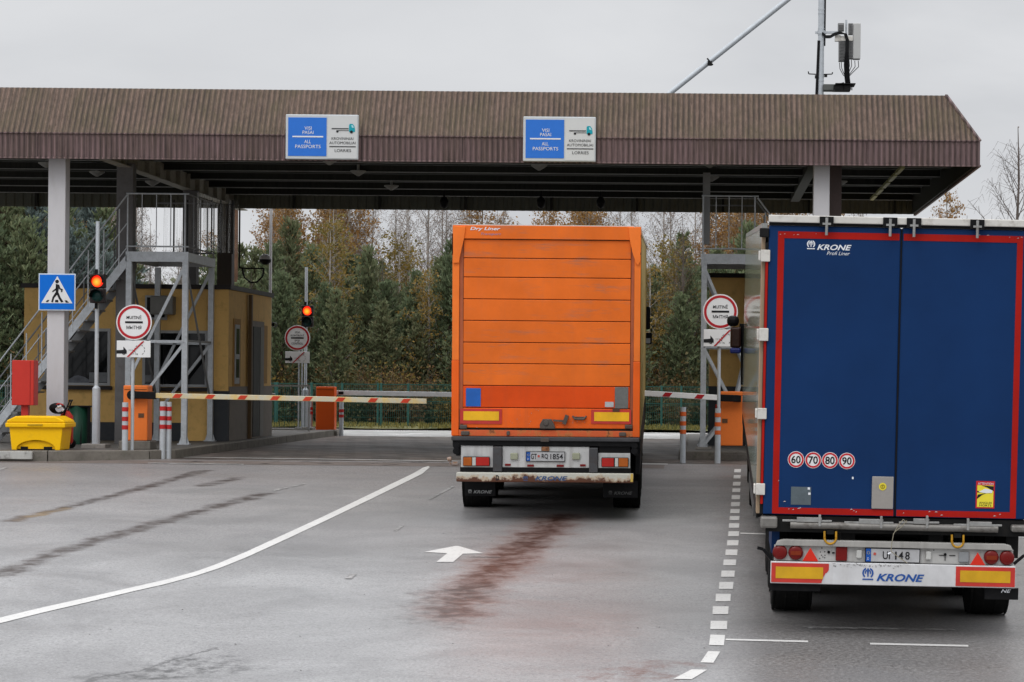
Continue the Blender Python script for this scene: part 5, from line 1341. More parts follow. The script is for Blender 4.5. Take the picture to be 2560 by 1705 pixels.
# side underrun guards and tractor unit
m = MB(); m.box(-1.27, -1.24, 5.4, 9.6, .55, .70); m.box(-1.27, -1.24, 5.4, 9.6, .8, .95); m.box(1.24, 1.27, 5.4, 9.6, .55, .95)
for y in (5.6, 7.5, 9.4): m.box(-1.238, -1.2, y, y+.06, .5, 1.1)
m.build('side_guard', pm('guard_alu', (.12,.12,.12), .4, .2), B)
def tractor(t, mat, y0, side_mirror, sx=-1):
    cab = MB(); cab.prismx([(y0, .95), (y0+2.25, .55), (y0+2.33, 1.6), (y0+2.15, 2.75), (y0+1.7, 3.55), (y0+.2, 3.75), (y0, 3.6)], -1.22, 1.22); cb = cab.build('cab', mat, t, bevel=.06)
    m = MB(); m.prismx([(y0+2.2, 1.75), (y0+2.335, 1.75), (y0+2.19, 2.6), (y0+2.05, 2.6)], -1.1, 1.1); m.build('windscreen', glass, cb)
    for s in (-1, 1):
        m = MB(); m.prismx([(y0+.95, 1.75), (y0+2.0, 1.75), (y0+1.9, 2.5), (y0+.95, 2.5)], s*1.215, s*1.228); m.build('side_window', glass, cb)
    m = MB(); m.box(-.42, .42, y0-4.0, y0+.8, .75, .98); m.build('tractor_frame', steel_dark, t)
    m = MB(); m.tube((-1.1, y0-1.0, .62), (-1.1, y0-2.2+1.0, .62), .3, 16) if False else m.box(-1.2, -.7, y0-1.6, y0-.5, .4, .95); m.box(.7, 1.2, y0-1.6, y0-.5, .4, .95); m.build('fuel_tank', pm('tank_alu', (.3,.3,.3), .35, .5), t, bevel=.05)
    for yy, uu_ in ((y0+1.1, 1.05), (y0-2.55, .95)):
        for s in (-1, 1): wheel(t, s*uu_, yy, .50, .32 if uu_ > 1 else .55)
    m = MB(); m.box(-1.2, 1.2, y0+.5, y0+1.7, 1.04, 1.08); m.build('mudguard', black, t)
    return cb
tractor(B, pm('cab_dark_blue', (.01,.02,.08), .3, 0, .1, coat=.5), 14.0, True)
# left mirror
def mirror_pt(x, y, d):
    """world -> local of lorry B"""
    X_, Z_ = w(x, y, d); return B.matrix_world.inverted() @ Vector((X_, d, Z_))
bpy.context.view_layer.update()
dm = 37.4
mp_ = lambda x, y: mirror_pt(x, y, dm)
p0, p1 = mp_(1671, 750), mp_(1699, 726); m = MB(); m.box(p0.x, p1.x, p0.y-.08, p0.y+.1, p0.z, p1.z); mm = m.build('mirror', black, B, bevel=.06)
p0, p1 = mp_(1678, 812), mp_(1704, 752); m = MB(); m.box(p0.x, p1.x, p0.y-.08, p0.y+.1, p0.z+.09, p1.z); m.build('mirror_housing', pm('mirror_brown', (.035,.016,.012), .3), mm, bevel=.03)
m = MB(); m.box(p0.x+.0, p1.x, p0.y-.09, p0.y+.11, p0.z-.0, p0.z+.085); m.build('mirror_cap', pm('cap_blue', (.02,.03,.16), .3), mm, bevel=.025)
p2 = mp_(1707, 750); p3 = mp_(1707, 885); m = MB(); m.tube((p2.x, p2.y, p2.z), (p3.x, p2.y, p3.z), .03, 8); m.bar((p1.x-.03, p2.y, p1.z+.03), (p2.x+.2, p2.y, p1.z+.02), .05, .05); m.build('mirror_arm', black, mm)

# --- orange lorry -----------------------------------------------------
ORf = Ref(1255, 1198, 0.5, 170.3)
o0, o1 = Zm(ORf,1100,540,4.204), Zm(ORf,1100,900,4.0196)
od = 32.4; a_, c_ = ray(1255, 1198)
O = thing('semitrailer_lorry', 'orange panel backed lorry with rusty white bumper driving under the canopy', 'lorry', (a_*od, od, CAMZ + c_*od), world=False)
O.rotation_euler = (R(2.4), R(0.0), R(1.0))
orn = paint('orange_paint', (.76,.150,.016), .5, .16, (.50,.14,.06), 1.1, (.22,.10,.07), 120, 0, .2, (.26,.145,.105))
orn_hi = paint('orange_frame', (.86,.190,.028), .42, .2, (.5,.15,.05), 1.5, (.25,.1,.06), sp=.2)
orn_mid = paint('orange_mid', (.80,.120,.012), .45, .35, (.45,.11,.04), 1.4, (.18,.08,.05), sp=.2)
orn_lo = paint('orange_deep', (.70,.072,.005), .45, .25, (.5,.07,.02), 1.5, (.15,.07,.05), sp=.2)
def rusty(name, col, amt=.5, lo=None):
    s = NT(name)
    n = s.noise(5, 8, .72); n2 = s.noise(1.6, 6, .7); n3 = s.noise(30, 4, .7)
    c = s.mix(s.ramp(n3, [(.4, 0), (.8, .3)]), col, sc(col, .5))
    f = n
    if lo:
        sp = s.n('SeparateXYZ'); s.l(s.tc.outputs['Object'], sp.inputs[0])
        mr = s.n('MapRange'); s.l(sp.outputs[2], mr.inputs[0]); mr.inputs[1].default_value = lo[0]; mr.inputs[2].default_value = lo[1]; mr.inputs[3].default_value = .24; mr.inputs[4].default_value = -.10
        f = s.math('ADD', n, mr.outputs[0])
    k = s.ramp(f, [(.60-amt*.1, 0), (.66-amt*.1, 1)])
    rc = s.mix(n2, (.15,.040,.010), (.035,.015,.008))
    c = s.mix(s.math('MULTIPLY', s.ramp(f, [(.50, 0), (.56, 1), (.60, 1), (.62, 0)]), .5), c, (.40,.20,.05))
    c = s.mix(k, c, rc)
    return s.end(c, .6)
bot = o1.p(1060, 768)[1]; topv = o0.p(1130, 110)[1]
L_, R_ = o0.p(140, 800)[0], o0.p(2110, 800)[0]
m = MB(); m.box(L_+.02, R_-.02, .08, 13.6, bot, topv-.03); m.build('cargo_body', pm('olive_curtain', (.33,.25,.10), .45, 0, .15, 1.2, .4, (.16,.14,.06)), O)
OC = curtain_mat('olive_gloss_curtain', (.40,.28,.09), .55, .2, 0)
curtain(O, R_+.005, .14, 13.5, bot-.0, topv-.12, OC); curtain(O, L_-.005, .14, 13.5, bot, topv-.12, OC)
m = MB(); m.prism([(R_-.06, topv-.035), (R_-.0, topv-.035), (R_+.012, topv-.11), (R_-.06, topv-.11)], .13, 13.5); m.prism([(L_+.06, topv-.035), (L_, topv-.035), (L_-.012, topv-.11), (L_+.06, topv-.11)][::-1], .13, 13.5); m.build('roof_rail', pm('rail_beige', (.45,.38,.28), .5), O)
vsplit = o0.p(170, 1515)[1]
for a, b_ in ((L_, o0.p(212, 800)[0]), (o0.p(2042, 800)[0], R_)):
    m = MB(); m.box(a, b_, -.0, .13, vsplit, topv); m.build('rear_post', orn_hi, O, bevel=.008)
    m = MB(); m.box(a-.004, b_+.002, -.004, .13, bot, vsplit-.002); m.build('rear_post', orn_mid, O, bevel=.008, label='lower deep orange part of the rear post')
ya, yb2 = o0.p(1130, 115)[1], o0.p(1130, 250)[1]
pl_, pr_ = o0.p(212, 300)[0]+.002, o0.p(2042, 300)[0]-.002
m = MB(); m.box(pl_, pr_, -.012, .12, yb2, topv-.0); m.build('header_beam', orn, O, bevel=.006)
m = MB(); m.box(L_, R_, .0, .2, topv+.001, topv+.012); m.build('roof_edge', offwhite, O)
# corner gussets
PG = [(150,110),(283,120),(264,250),(222,430),(212,495),(150,498)]
m = MB(); m.prism([o0.p(*p) for p in PG][::-1], -.03, -.013); m.build('corner_gusset', orn_hi, O, bevel=.004)
PG = [(1984,124),(2112,124),(2106,480),(2082,522),(2058,492),(2022,380),(1996,250)]
m = MB(); m.prism([o0.p(*p) for p in PG][::-1], -.03, -.013); m.build('corner_gusset', orn_hi, O, bevel=.004)
m = MB()
for p_ in ((148,190,162,400),(2098,205,2113,410)):
    a, b_, c, d_ = o0.rect(*p_); m.box(a-.012, b_, -.02, .0, c, c+.03); m.box(a-.012, b_, -.02, 0, d_-.03, d_); m.box(a-.012, a+.0, -.02, 0, c, d_)
m.build('hinge_pin', black, O)
# roller panels
seams = [o0.p(1130, 255)[1]] + [o0.p(1130, z)[1] for z in (452, 652, 880, 1106, 1334, 1556)] + [o1.p(1060, z)[1] for z in (262, 483, 690)]
pl, pr = o0.p(214, 800)[0], o0.p(2040, 800)[0]
for i in range(len(seams)-1):
    z1, z0 = seams[i], seams[i+1]; mt = orn if i < 7 else (orn_lo if i == 7 else orn_mid)
    m = MB(); m.box(pl+.055, pr-.045, .018, .07, z0+.006, z1-.004); m.build('door_panel', mt, O, bevel=.006, label='deep orange bottom door panel' if i >= 7 else None)
chm = paint('channel_dirty', (.42,.10,.03), .5, .8, (.07,.04,.03), 3)
for q in ((pl, pl+.05), (pr-.04, pr)): m = MB(); m.box(q[0], q[1], .03, .09, seams[-1], seams[0]); m.build('door_channel', chm, O)
m = MB(); m.box(pl, pr, .05, .078, seams[-1], seams[0]-.03); m.build('door_backing', pm('dark_orange', (.20,.04,.01), .6), O)
m = MB(); m.box(pl, pr, -.0, .08, bot, seams[-1]-.02); m.build('lower_sill', rusty('rusty_orange', (.62,.10,.02), .35), O, bevel=.005)
m = MB(); m.box(pl, pr, .0, .07, seams[-1]-.019, seams[-1]-.006); m.build('sill_gap', black, O)
a, b_, c, d_ = o0.rect(330, 122, 645, 165); text_box('Dry Liner', a, b_, c, d_, -.018, lw, O, shear=.25, bold=.02)
a, b_, c, d_ = o0.rect(440, 183, 650, 212); text_box('Transport', a, b_, c, d_, -.018, flat('faded_blue', (.22,.25,.42), .5), O, shear=.25)
ryel2 = paint('reflector_yellow_bright', (.86,.46,.003), .4, .15, (.5,.28,.02), 4, (.4,.2,.02))
rbox(o1, (265,282,413,465), .010, .017, paint('blue_patch', (.004,.10,.42), .4, .1, (.02,.12,.35), 4), 'blue_patch', O)
gp = rbox(o1, (1757,272,1892,486), .006, .017, pm('grey_patch', (.16,.16,.155), .45, .1, .2, 5, .4, (.09,.08,.07)), 'grey_hatch', O, .004)
m = MB(); a, b_, c, d_ = o1.rect(1735, 486, 1805, 520); m.box(a, b_, .004, .017, c, d_); m.build('hatch_bracket', pm('rust_dark', (.09,.045,.03), .7), gp)
rbox(o1, (1658,420,1745,472), .010, .017, pm('small_label', (.45,.46,.47), .5, 0, .2, 20), 'small_label', O)
for r1, r2 in (((205,490,625,640),(240,515,595,605)), ((1520,500,1920,640),(1550,524,1900,614))):
    f = rbox(o1, r1, .008, .0165, rred, 'rear_marker_board', O); rbox(o1, r2, .004, .0075, ryel2, 'yellow_field', f)
iron = pm('latch_iron', (.10,.085,.075), .6, .2, .3, 9, .6, (.12,.05,.03))
a, b_, c, d_ = o1.rect(1005, 592, 1160, 688)
m = MB(); m.prism([(a, c), (b_, c), (b_-.01, c+.05), (b_-.05, d_), (a+.04, d_), (a, c+.06)], -.03, .017); m.disc(((a+b_)/2-.02, d_-.05), .035, -.045, -.031, 18); h = m.build('latch', iron, O, bevel=.006)
u_, v_ = o1.p(1160, 605); u2, v2 = o1.p(1250, 612); u3, v3 = o1.p(1280, 560)
m = MB(); m.bar((u_-.03, -.01, v_), (u2, -.015, v2), .02, .025); m.bar((u2, -.02, v2-.04), (u3, -.025, v3+.01), .04, .05); m.build('latch_handle', iron, h)
a, b_, c, d_ = o1.rect(1335, 562, 1470, 600)
m = MB(); m.path([(a, .0, d_), (a+.03, -.02, c+.01), (b_-.03, -.02, c+.01), (b_, .0, d_)], .012, 8); m.box(a+.02, b_-.02, .005, .017, c+.005, d_-.01); m.build('grab_handle', iron, O)
for r_ in ((205,650,275,690),(215,712,300,755),(1858,650,1935,690),(1800,725,1870,765),(672,712,705,755)): rbox(o1, r_, -.02, .017, iron, 'hinge_block', O, .01)
m = MB(); rr = random.Random(6)
for k in range(46):
    x, z = rr.choice([(rr.uniform(700,1500), rr.uniform(480,680)), (rr.uniform(300,1900), rr.uniform(560,690)), (rr.uniform(1300,1480), rr.uniform(560,620))])
    u_, v_ = o1.p(x, z); r = rr.uniform(.002,.006); m.prism([(u_-r, v_), (u_+r*.5, v_-r), (u_+r, v_+r)], .0135, .0165)
m.build('paint_chip', pm('chip_grey', (.42,.38,.36), .6), O)
# chassis rear
cz0, cz1 = o1.p(1060, 852)[1], o1.p(1060, 772)[1]
m = MB(); m.box(L_-.0, R_, -.05, .12, (cz0+cz1)/2, bot-.004); m.build('rear_crossmember', pm('member_grey', (.065,.065,.07), .5, .2, .3, 5, .5, (.04,.035,.03)), O, bevel=.01)
m = MB(); m.box(L_+.05, R_-.05, -.02, .12, cz0-.01, (cz0+cz1)/2-.002); m.build('lower_crossmember', black, O)
wp0 = o1.rect(215, 858, 1910, 1080); wpan = paint('light_panel_white', (.50,.50,.50), .45, .6, (.22,.20,.19), 2.5, (.15,.12,.1))
for r_ in ((215,858,535,1078),(630,868,1500,1080),(1590,935,1912,1086)): rbox(o1, r_, .0, .03, wpan, 'light_panel', O, .005)
rbox(o1, (1600,868,1912,932), .02, .05, black, 'upper_recess', O)
for r_ in ((537,866,628,1118),(1500,880,1588,1130)): rbox(o1, r_, -.05, .02, pm('bracket_grey', (.075,.075,.08), .5, .2, .2, 5, .4, (.05,.03,.02)), 'bumper_bracket', O, .01)
rbox(o1, (1015,782,1098,818), -.06, -.051, iron, 'coupling_plate', O, .004)
rbox(o1, (1020,870,1100,912), -.012, -.001, rusty('rust_patch', (.30,.12,.05), .9), 'rusty_plate', O)
def tail(r_, amber_left):
    t_ = rbox(o1, r_, -.035, -.0005, black, 'tail_lamp', O, .012); x0, z0_, x1, z1_ = r_; W2 = x1-x0
    seg = [(.02,.33,lens_a2),(.35,.48,lens_w),(.49,.98,lens_r2)] if amber_left else [(.02,.46,lens_r2),(.50,.62,lens_w),(.64,.98,lens_a2)]
    for a, b_, mt in seg: rbox(o1, (x0+W2*a, z0_+6, x0+W2*b_, z1_-6), -.045, -.0355, mt, 'lens', t_, .004)
lens_a2 = pm('lens_amber2', (.40,.10,.015), .2, 0, .2, 12); lens_r2 = pm('lens_red2', (.42,.02,.015), .2, 0, .15, 12)
tail((235,968,505,1063), True); tail((1622,978,1895,1074), False)
for r_ in ((710,932,785,998),(1330,932,1407,998)): rbox(o1, r_, -.03, -.0005, pm('square_lamp', (.32,.33,.24), .25, 0, .15, 20), 'square_lamp', O, .01)
for r_ in ((655,1040,712,1062),(878,1048,945,1070),(1172,1050,1245,1072),(1408,1046,1465,1068)): rbox(o1, r_, -.015, -.0005, pm('lens_dark_red', (.18,.012,.012), .25), 'side_reflector', O, .004)
number_plate(O, o1.rect(872,924,1252,1012), -.02, (('GT', .115, .27), ('RQ', .40, .57), ('1854', .63, .96)), 'D', (.32, .55, .016), 0, 0)
m = MB(); rr = random.Random(16)
for k in range(60):
    x, z = rr.uniform(640,1490), rr.uniform(880,1075); u_, v_ = o1.p(x, z); r = rr.uniform(.001,.003); m.prism([(u_-r, v_), (u_+r*.5, v_-r), (u_+r, v_+r)], -.002, -.0004)
m.build('dirt_specks', black, O)
rbox(o1, (205,1082,1920,1128), .0, .06, black, 'gap_bar', O)  # black bar closing the gap above the bumper
bvv = o1.rect(172, 1130, 1945, 1224); m = MB(); m.box(bvv[0], bvv[1], -.09, -.0, bvv[2], bvv[3]); m.build('rear_bumper', rusty('rusty_white', (.52,.51,.45), .25, (bvv[2], bvv[3])), O, bevel=.012)
a, b_, c, d_ = o1.rect(568, 1150, 600, 1204); text_box('D', a, b_, c, d_, -.094, sign_black, O, bold=.03)
fb_ = flat('faded_logo_blue', (.05,.10,.22), .5)
a, b_, c, d_ = o1.rect(960, 1160, 1285, 1204); text_box('KRONE', a, b_, c, d_, -.094, fb_, O, shear=.3, bold=.03)
a, b_, c, d_ = o1.rect(830, 1158, 900, 1200); m = MB(); emblem(m, (a+b_)/2, (c+d_)/2, (d_-c)*1.05, -.094, -.0905); m.build('emblem', fb_, O)
rbox(o1, (1915,1138,1940,1218), -.095, -.0905, flat('edge_yellow', (.6,.42,.1), .5), 'edge_reflector', O)
fl1 = rbox(o1, (237,1226,545,1382), .25, .265, flap, 'mud_flap', O); fl2 = rbox(o1, (1635,1232,1985,1400), .25, .265, flap, 'mud_flap', O)
flw = flat('flap_lettering', (.32,.33,.33), .5); flg = flat('flap_lettering_faded', (.10,.10,.10), .5)
a, b_, c, d_ = o1.rect(325, 1324, 512, 1356); text_box('KRONE', a, b_, c, d_, .246, flw, fl1, shear=.3, bold=.02)
a, b_, c, d_ = o1.rect(262, 1320, 315, 1356); m = MB(); emblem(m, (a+b_)/2, (c+d_)/2+.01, (d_-c)*.95, .246, .249); m.build('emblem', flw, fl1)
a, b_, c, d_ = o1.rect(1745, 1338, 1930, 1370); text_box('KRONE', a, b_, c, d_, .246, flg, fl2, shear=.3, bold=.02)
a, b_, c, d_ = o1.rect(1682, 1332, 1735, 1370); m = MB(); emblem(m, (a+b_)/2, (c+d_)/2+.01, (d_-c)*.9, .246, .249); m.build('emblem', flg, fl2)
S1 = lambda x, y, yy=0: (o1.p(x,y)[0], yy, o1.p(x,y)[1])
m = MB(); m.path([S1(185,1050,.05), S1(140,1058,.05), S1(105,1040,.03), S1(95,1000,.03)], .014, 8); m.tube(S1(78,1000,.03), S1(118,990,.03), .03, 10); m.box(S1(125,1030)[0], S1(182,1030)[0], .0, .03, S1(0,1048)[2]-.0, S1(0,1018)[2]); m.build('side_marker_lamp', rusty('marker_rust', (.28,.22,.2), .6), O)
for x0, x1 in ((130,205),(1915,1990)):
    m = MB(); a, b_, c, d_ = o1.rect(x0, 770, x1, 960); m.prism([(a, d_), (b_, d_), (b_, c), (a+.05, c), (a, c+.15)], .0, .12)
    for k in (.25, .55): m.disc(((a+b_)/2, c+(d_-c)*k), .045, -.03, -.001, 16)
    m.build('rubber_buffer', black, O)
m = MB(); m.box(-.50, -.36, .13, 13.2, .78, 1.12); m.box(.36, .50, .13, 13.2, .78, 1.12); m.box(-1.24, 1.24, .14, 13.3, 1.12, 1.15)
for y in (1.0, 2.3, 3.6): m.box(-.36, .36, y, y+.08, .85, 1.05)
m.box(-.5, .5, .6, .75, .55, .8); m.build('chassis', steel_dark, O)
for y in (1.95, 3.26, 4.57):
    for u_ in (-1.065, 1.065): wheel(O, u_, y, .50, .39)
    m = MB(); m.tube((-.86, y, .5), (.86, y, .5), .075, 12); m.build('axle', steel_dark, O)
m = MB(); m.box(-1.05, 1.05, 6.2, 7.6, .38, 1.1); m.build('added_belly_box', black, O, bevel=.02)  # box added out of sight, keeps light from under this lorry
for y in (2.45, 3.8): m = MB(); m.tube((-.75, y, .62), (.75, y, .62), .13, 14); m.build('added_belly_tank', steel_dark, O)  # added tanks, there to block light between the axles
m = MB(); m.box(-.95, .95, 1.2, 1.26, .52, 1.1); m.build('underrun_plate', black, O)
m = MB(); m.box(-1.25, -.8, 1.3, 5.2, 1.035, 1.07); m.box(.8, 1.25, 1.3, 5.2, 1.035, 1.07); m.box(1.2, 1.26, .3, 13.3, .62, 1.1); m.build('mudguard', black, O)
oc = tractor(O, pm('cab_white', (.5,.5,.5), .35, 0, .05), 13.9, True)
bpy.context.view_layer.update()
def ol(x, y, d): X_, Z_ = w(x, y, d); return O.matrix_world.inverted() @ Vector((X_, d, Z_))
p0, p1 = ol(1478, 778, 47.8), ol(1495, 705, 47.8); m = MB(); m.box(p0.x, p1.x, p0.y-.1, p0.y+.1, p0.z+.18, p1.z); mr_ = m.build('mirror', black, O, bevel=.03)
p0, p1 = ol(1480, 791, 47.8), ol(1499, 765, 47.8); m = MB(); m.box(p0.x, p1.x, p0.y-.1, p0.y+.1, p0.z, p1.z); m.build('wide_mirror', black, mr_, bevel=.03)
m = MB(); m.box(p0.x, p1.x-.035, p0.y-.115, p0.y-.101, p0.z+.02, p0.z+.12); m.build('mirror_trim', lens_w, mr_)
# ------------------------------------------------------------ wood behind the fence
def leaf_mat(name, cols, rough=.7, trans=.25):
    s = NT(name)
    oi = s.n('ObjectInfo'); ge = s.n('NewGeometry')
    r = s.n('ValToRGB'); e = r.color_ramp.elements
    while len(e) < len(cols): e.new(.5)
    for i, c in enumerate(cols): e[i].position = i/(len(cols)-1); e[i].color = (*c, 1)
    n = s.noise(1.1, 3, .6)
    f = s.math('ADD', s.math('MULTIPLY', ge.outputs['Random Per Island'], .45), s.math('ADD', s.math('MULTIPLY', oi.outputs['Random'], .4), s.math('MULTIPLY', n, .25)), clamp=True)
    s.l(f, r.inputs[0])
    tr = s.n('BsdfTranslucent'); s.l(r.outputs[0], tr.inputs['Color'])
    mx = s.n('MixShader'); mx.inputs[0].default_value = trans; s.l(s.p.outputs[0], mx.inputs[1]); s.l(tr.outputs[0], mx.inputs[2]); s.l(mx.outputs[0], s.out.inputs[0])
    return s.end(r.outputs[0], rough, 0, .2)
NEED = leaf_mat('pine_needles', [(.070,.095,.052), (.110,.145,.078), (.155,.190,.100), (.185,.200,.105), (.180,.155,.085)])
NEEDB = leaf_mat('hazed_pine_needles', [(.100,.135,.135), (.145,.185,.175), (.18,.215,.19)])  # distance haze put into the needle colour, bluer and paler
BIR = leaf_mat('birch_leaves', [(.20,.085,.028), (.30,.15,.045), (.36,.20,.06), (.22,.13,.05), (.30,.20,.11)], trans=.4)
YEL = leaf_mat('yellow_leaves', [(.24,.17,.04), (.30,.19,.05), (.16,.14,.04), (.36,.22,.06)], trans=.4)
BRN = leaf_mat('brown_leaves', [(.10,.055,.028), (.15,.085,.035), (.09,.085,.035), (.07,.075,.03)], trans=.25)
PALE = leaf_mat('bare_twigs', [(.20,.15,.13), (.26,.20,.17), (.16,.12,.10)], trans=.1)
BARK = pm('pine_bark', (.07,.045,.032), .9, 0, .4, 3, .4, (.03,.02,.015), .5, 20)
BBARK = pm('birch_bark', (.34,.31,.28), .8, 0, .3, 3, .7, (.06,.05,.045), .3, 20)
GBARK = pm('grey_bark', (.12,.10,.09), .9, 0, .3, 4)
def quad(vs, fs, c, a, b_):
    i = len(vs); vs += [c-a-b_, c+a-b_, c+a+b_, c-a+b_]; fs.append((i, i+1, i+2, i+3))
def mk(name, vs, fs, mat):
    me = bpy.data.meshes.new(name); me.from_pydata([tuple(v) for v in vs], [], fs); me.materials.append(mat); me.update(); return me
def trunk_mesh(name, H, r, mat, rr, limbs, lean=0):
    m = MB(); pts = []; k = 6
    for i in range(k+1):
        f = i/k; pts.append(Vector((lean*f+rr.uniform(-.05,.05)*f, rr.uniform(-.05,.05)*f, H*f)))
    for i in range(k): m.tube(pts[i], pts[i+1], r*(1-i/k)+.012, 7, r*(1-(i+1)/k)+.010, caps=False)
    for a, b_, r1 in limbs: m.tube(a, b_, r1, 4, r1*.35, caps=False)
    me = bpy.data.meshes.new(name); m.b.to_mesh(me); m.b.free(); me.materials.append(mat); return me
def pine(seed, H, Rad, mat, low=.04):
    rr = random.Random(seed); vs, fs, limbs = [], [], []
    z = H*low
    while z < H-.12:
        t = max(0, (z-H*low)/(H*(1-low))); L = Rad*((1-t)**.58)*(.85 if t < .12 else 1)+.06
        nb = 7 if t < .8 else 5; a0 = rr.uniform(0, 6.28)
        for k in range(nb):
            a = a0+k*6.283/nb+rr.uniform(-.3,.3); Lk = L*rr.uniform(.6,1.15); el = R(rr.uniform(8,26)+38*t)
            d = Vector((math.cos(a)*math.cos(el), math.sin(a)*math.cos(el), math.sin(el))); p0 = Vector((0,0,z)); p1 = p0+d*Lk+Vector((0,0,.12*Lk))
            limbs.append((p0, p1, .012+.010*(1-t)))
            n = max(3, int(Lk/.085))
            for j in range(n):
                f = (j+.6)/n; base = p0+(p1-p0)*f+Vector((rr.gauss(0,.05), rr.gauss(0,.05), rr.gauss(0,.03)))*(.5+f)
                if f < .22 and t < .6: continue
                for q in range(5):
                    dd = (d*.8+Vector((rr.gauss(0,.55), rr.gauss(0,.55), rr.uniform(.0,1.0)))).normalized()
                    l = rr.uniform(.055,.11); sd = dd.cross(Vector((rr.gauss(0,1), rr.gauss(0,1), rr.gauss(0,1)))).normalized()*rr.uniform(.013,.024)
                    quad(vs, fs, base+dd*l, dd*l, sd)
        z += .24*(1-.25*t)+rr.uniform(-.03,.03)
    for k in range(16):
        dd = Vector((rr.gauss(0,.15), rr.gauss(0,.15), 1)).normalized(); quad(vs, fs, Vector((0,0,H-.15+rr.uniform(-.1,.2))), dd*.10, Vector((.014,0,0)))
    return mk('crown', vs, fs, mat), trunk_mesh('trunk', H, .055+.006*H, BARK, rr, limbs)
def birch(seed, H, dens, mat, leaf=.034, bark=None, start=.3, wid=.16):
    rr = random.Random(seed); vs, fs, limbs = [], [], []
    z = H*start
    while z < H:
        t = max(0, (z/H-start)/(1-start)); L = H*wid*(1-t**1.6)**.8*(0.45+.55*min(1, t*3+.25))+.2
        a = rr.uniform(0, 6.28); el = R(rr.uniform(42,68)); d = Vector((math.cos(a)*math.cos(el), math.sin(a)*math.cos(el), math.sin(el)))
        p0 = Vector((0,0,z*.92)); Lk = L*rr.uniform(.8,1.2); p1 = p0+d*Lk; limbs.append((p0, p1, .018*(1-t)+.008))
        nt_ = int(Lk/.22)+2
        for j in range(nt_):
            f = .25+.75*(j+rr.random())/nt_; b0 = p0+(p1-p0)*min(1, f)
            dd = (d*.5+Vector((rr.gauss(0,.5), rr.gauss(0,.5), rr.uniform(-.2,.6)))).normalized(); b1 = b0+dd*rr.uniform(.25,.6); limbs.append((b0, b1, .006))
            b2 = b1+Vector((dd.x*.15, dd.y*.15, -rr.uniform(.1,.35))); limbs.append((b1, b2, .004))
            for q in range(int(dens*rr.uniform(.5,1.5))):
                c = (b0+(b1-b0)*rr.random()) if rr.random() < .5 else (b1+(b2-b1)*rr.random()); c = c+Vector((rr.gauss(0,.07), rr.gauss(0,.07), rr.gauss(0,.07)))
                a_ = Vector((rr.gauss(0,1), rr.gauss(0,1), rr.gauss(0,1))).normalized(); b_ = a_.cross(Vector((rr.gauss(0,1), rr.gauss(0,1), rr.gauss(0,1)))).normalized()
                s_ = leaf*rr.uniform(.6,1.3); quad(vs, fs, c, a_*s_, b_*s_*.8)
        z += .16
    if not vs: quad(vs, fs, Vector((0,0,H)), Vector((.02,0,0)), Vector((0,0,.02)))
    return mk('crown', vs, fs, mat), trunk_mesh('trunk', H, .05+.004*H, bark or BBARK, rr, limbs)
def shrub(seed, H, mat):
    rr = random.Random(seed); vs, fs, limbs = [], [], []
    for k in range(22):
        a = rr.uniform(0,6.28); d = Vector((math.cos(a)*rr.uniform(.1,.6), math.sin(a)*rr.uniform(.1,.6), 1)).normalized(); L = H*rr.uniform(.5,1.0); p1 = d*L; limbs.append((Vector((0,0,0)), p1, .012))
        for q in range(110):
            f = rr.uniform(.15,1.05); c = p1*f+Vector((rr.gauss(0,.16), rr.gauss(0,.16), rr.gauss(0,.12)))
            a_ = Vector((rr.gauss(0,1), rr.gauss(0,1), rr.gauss(0,1))).normalized(); b_ = a_.cross(Vector((rr.gauss(0,1), rr.gauss(0,1), rr.gauss(0,1)))).normalized(); s_ = rr.uniform(.02,.045); quad(vs, fs, c, a_*s_, b_*s_*.7)
    return mk('crown', vs, fs, mat), trunk_mesh('trunk', H*.6, .02, GBARK, rr, limbs)
KIND = {
 'pine': [pine(11+i, 6.2, 1.25+.2*(i % 3), NEED) for i in range(5)],
 'hazepine': [pine(31+i, 6.2, 1.45, NEEDB) for i in range(2)],
 'birch': [birch(51+i, 10.5, 12, BIR) for i in range(3)],
 'yellow': [birch(61+i, 7.5, 12, YEL, .036, None, .12, .2) for i in range(2)],
 'bare': [birch(71+i, 10.5, 8, PALE, .018) for i in range(2)],
 'sapling': [birch(75+i, 10.5, 9, BRN, .018, GBARK) for i in range(2)],
 'grey': [birch(81, 11.2, .0, PALE, .02, GBARK, .28, .24)],
 'shrub': [shrub(91, 2.6, BRN), shrub(92, 2.2, YEL)],
}
INFO = {
 'pine': ('pine_tree', 'dense dark green young pine in the wood behind the fence', 'tree', 'green pines of the wood'),
 'hazepine': ('pine_tree', 'haze tinted taller pine at the far left of the wood', 'tree', 'bluish pines at the left'),
 'birch': ('birch_tree', 'tall thin birch with orange brown autumn leaves behind the pines', 'tree', 'orange birches of the wood'),
 'yellow': ('birch_tree', 'bushy birch with yellow ochre leaves between the dark pines', 'tree', 'yellow birches among the pines'),
 'bare': ('birch_tree', 'thin birch almost bare of leaves in the wood behind the fence', 'tree', 'nearly bare birches of the wood'),
 'sapling': ('sapling_tree', 'slender brownish sapling with thin twigs among the front pines of the wood', 'tree', 'brown saplings among the pines'),
 'shrub': ('shrub', 'brownish leafy shrub at the foot of the wood behind the fence', 'shrub', 'shrubs at the foot of the wood'),
}
tr = random.Random(77)
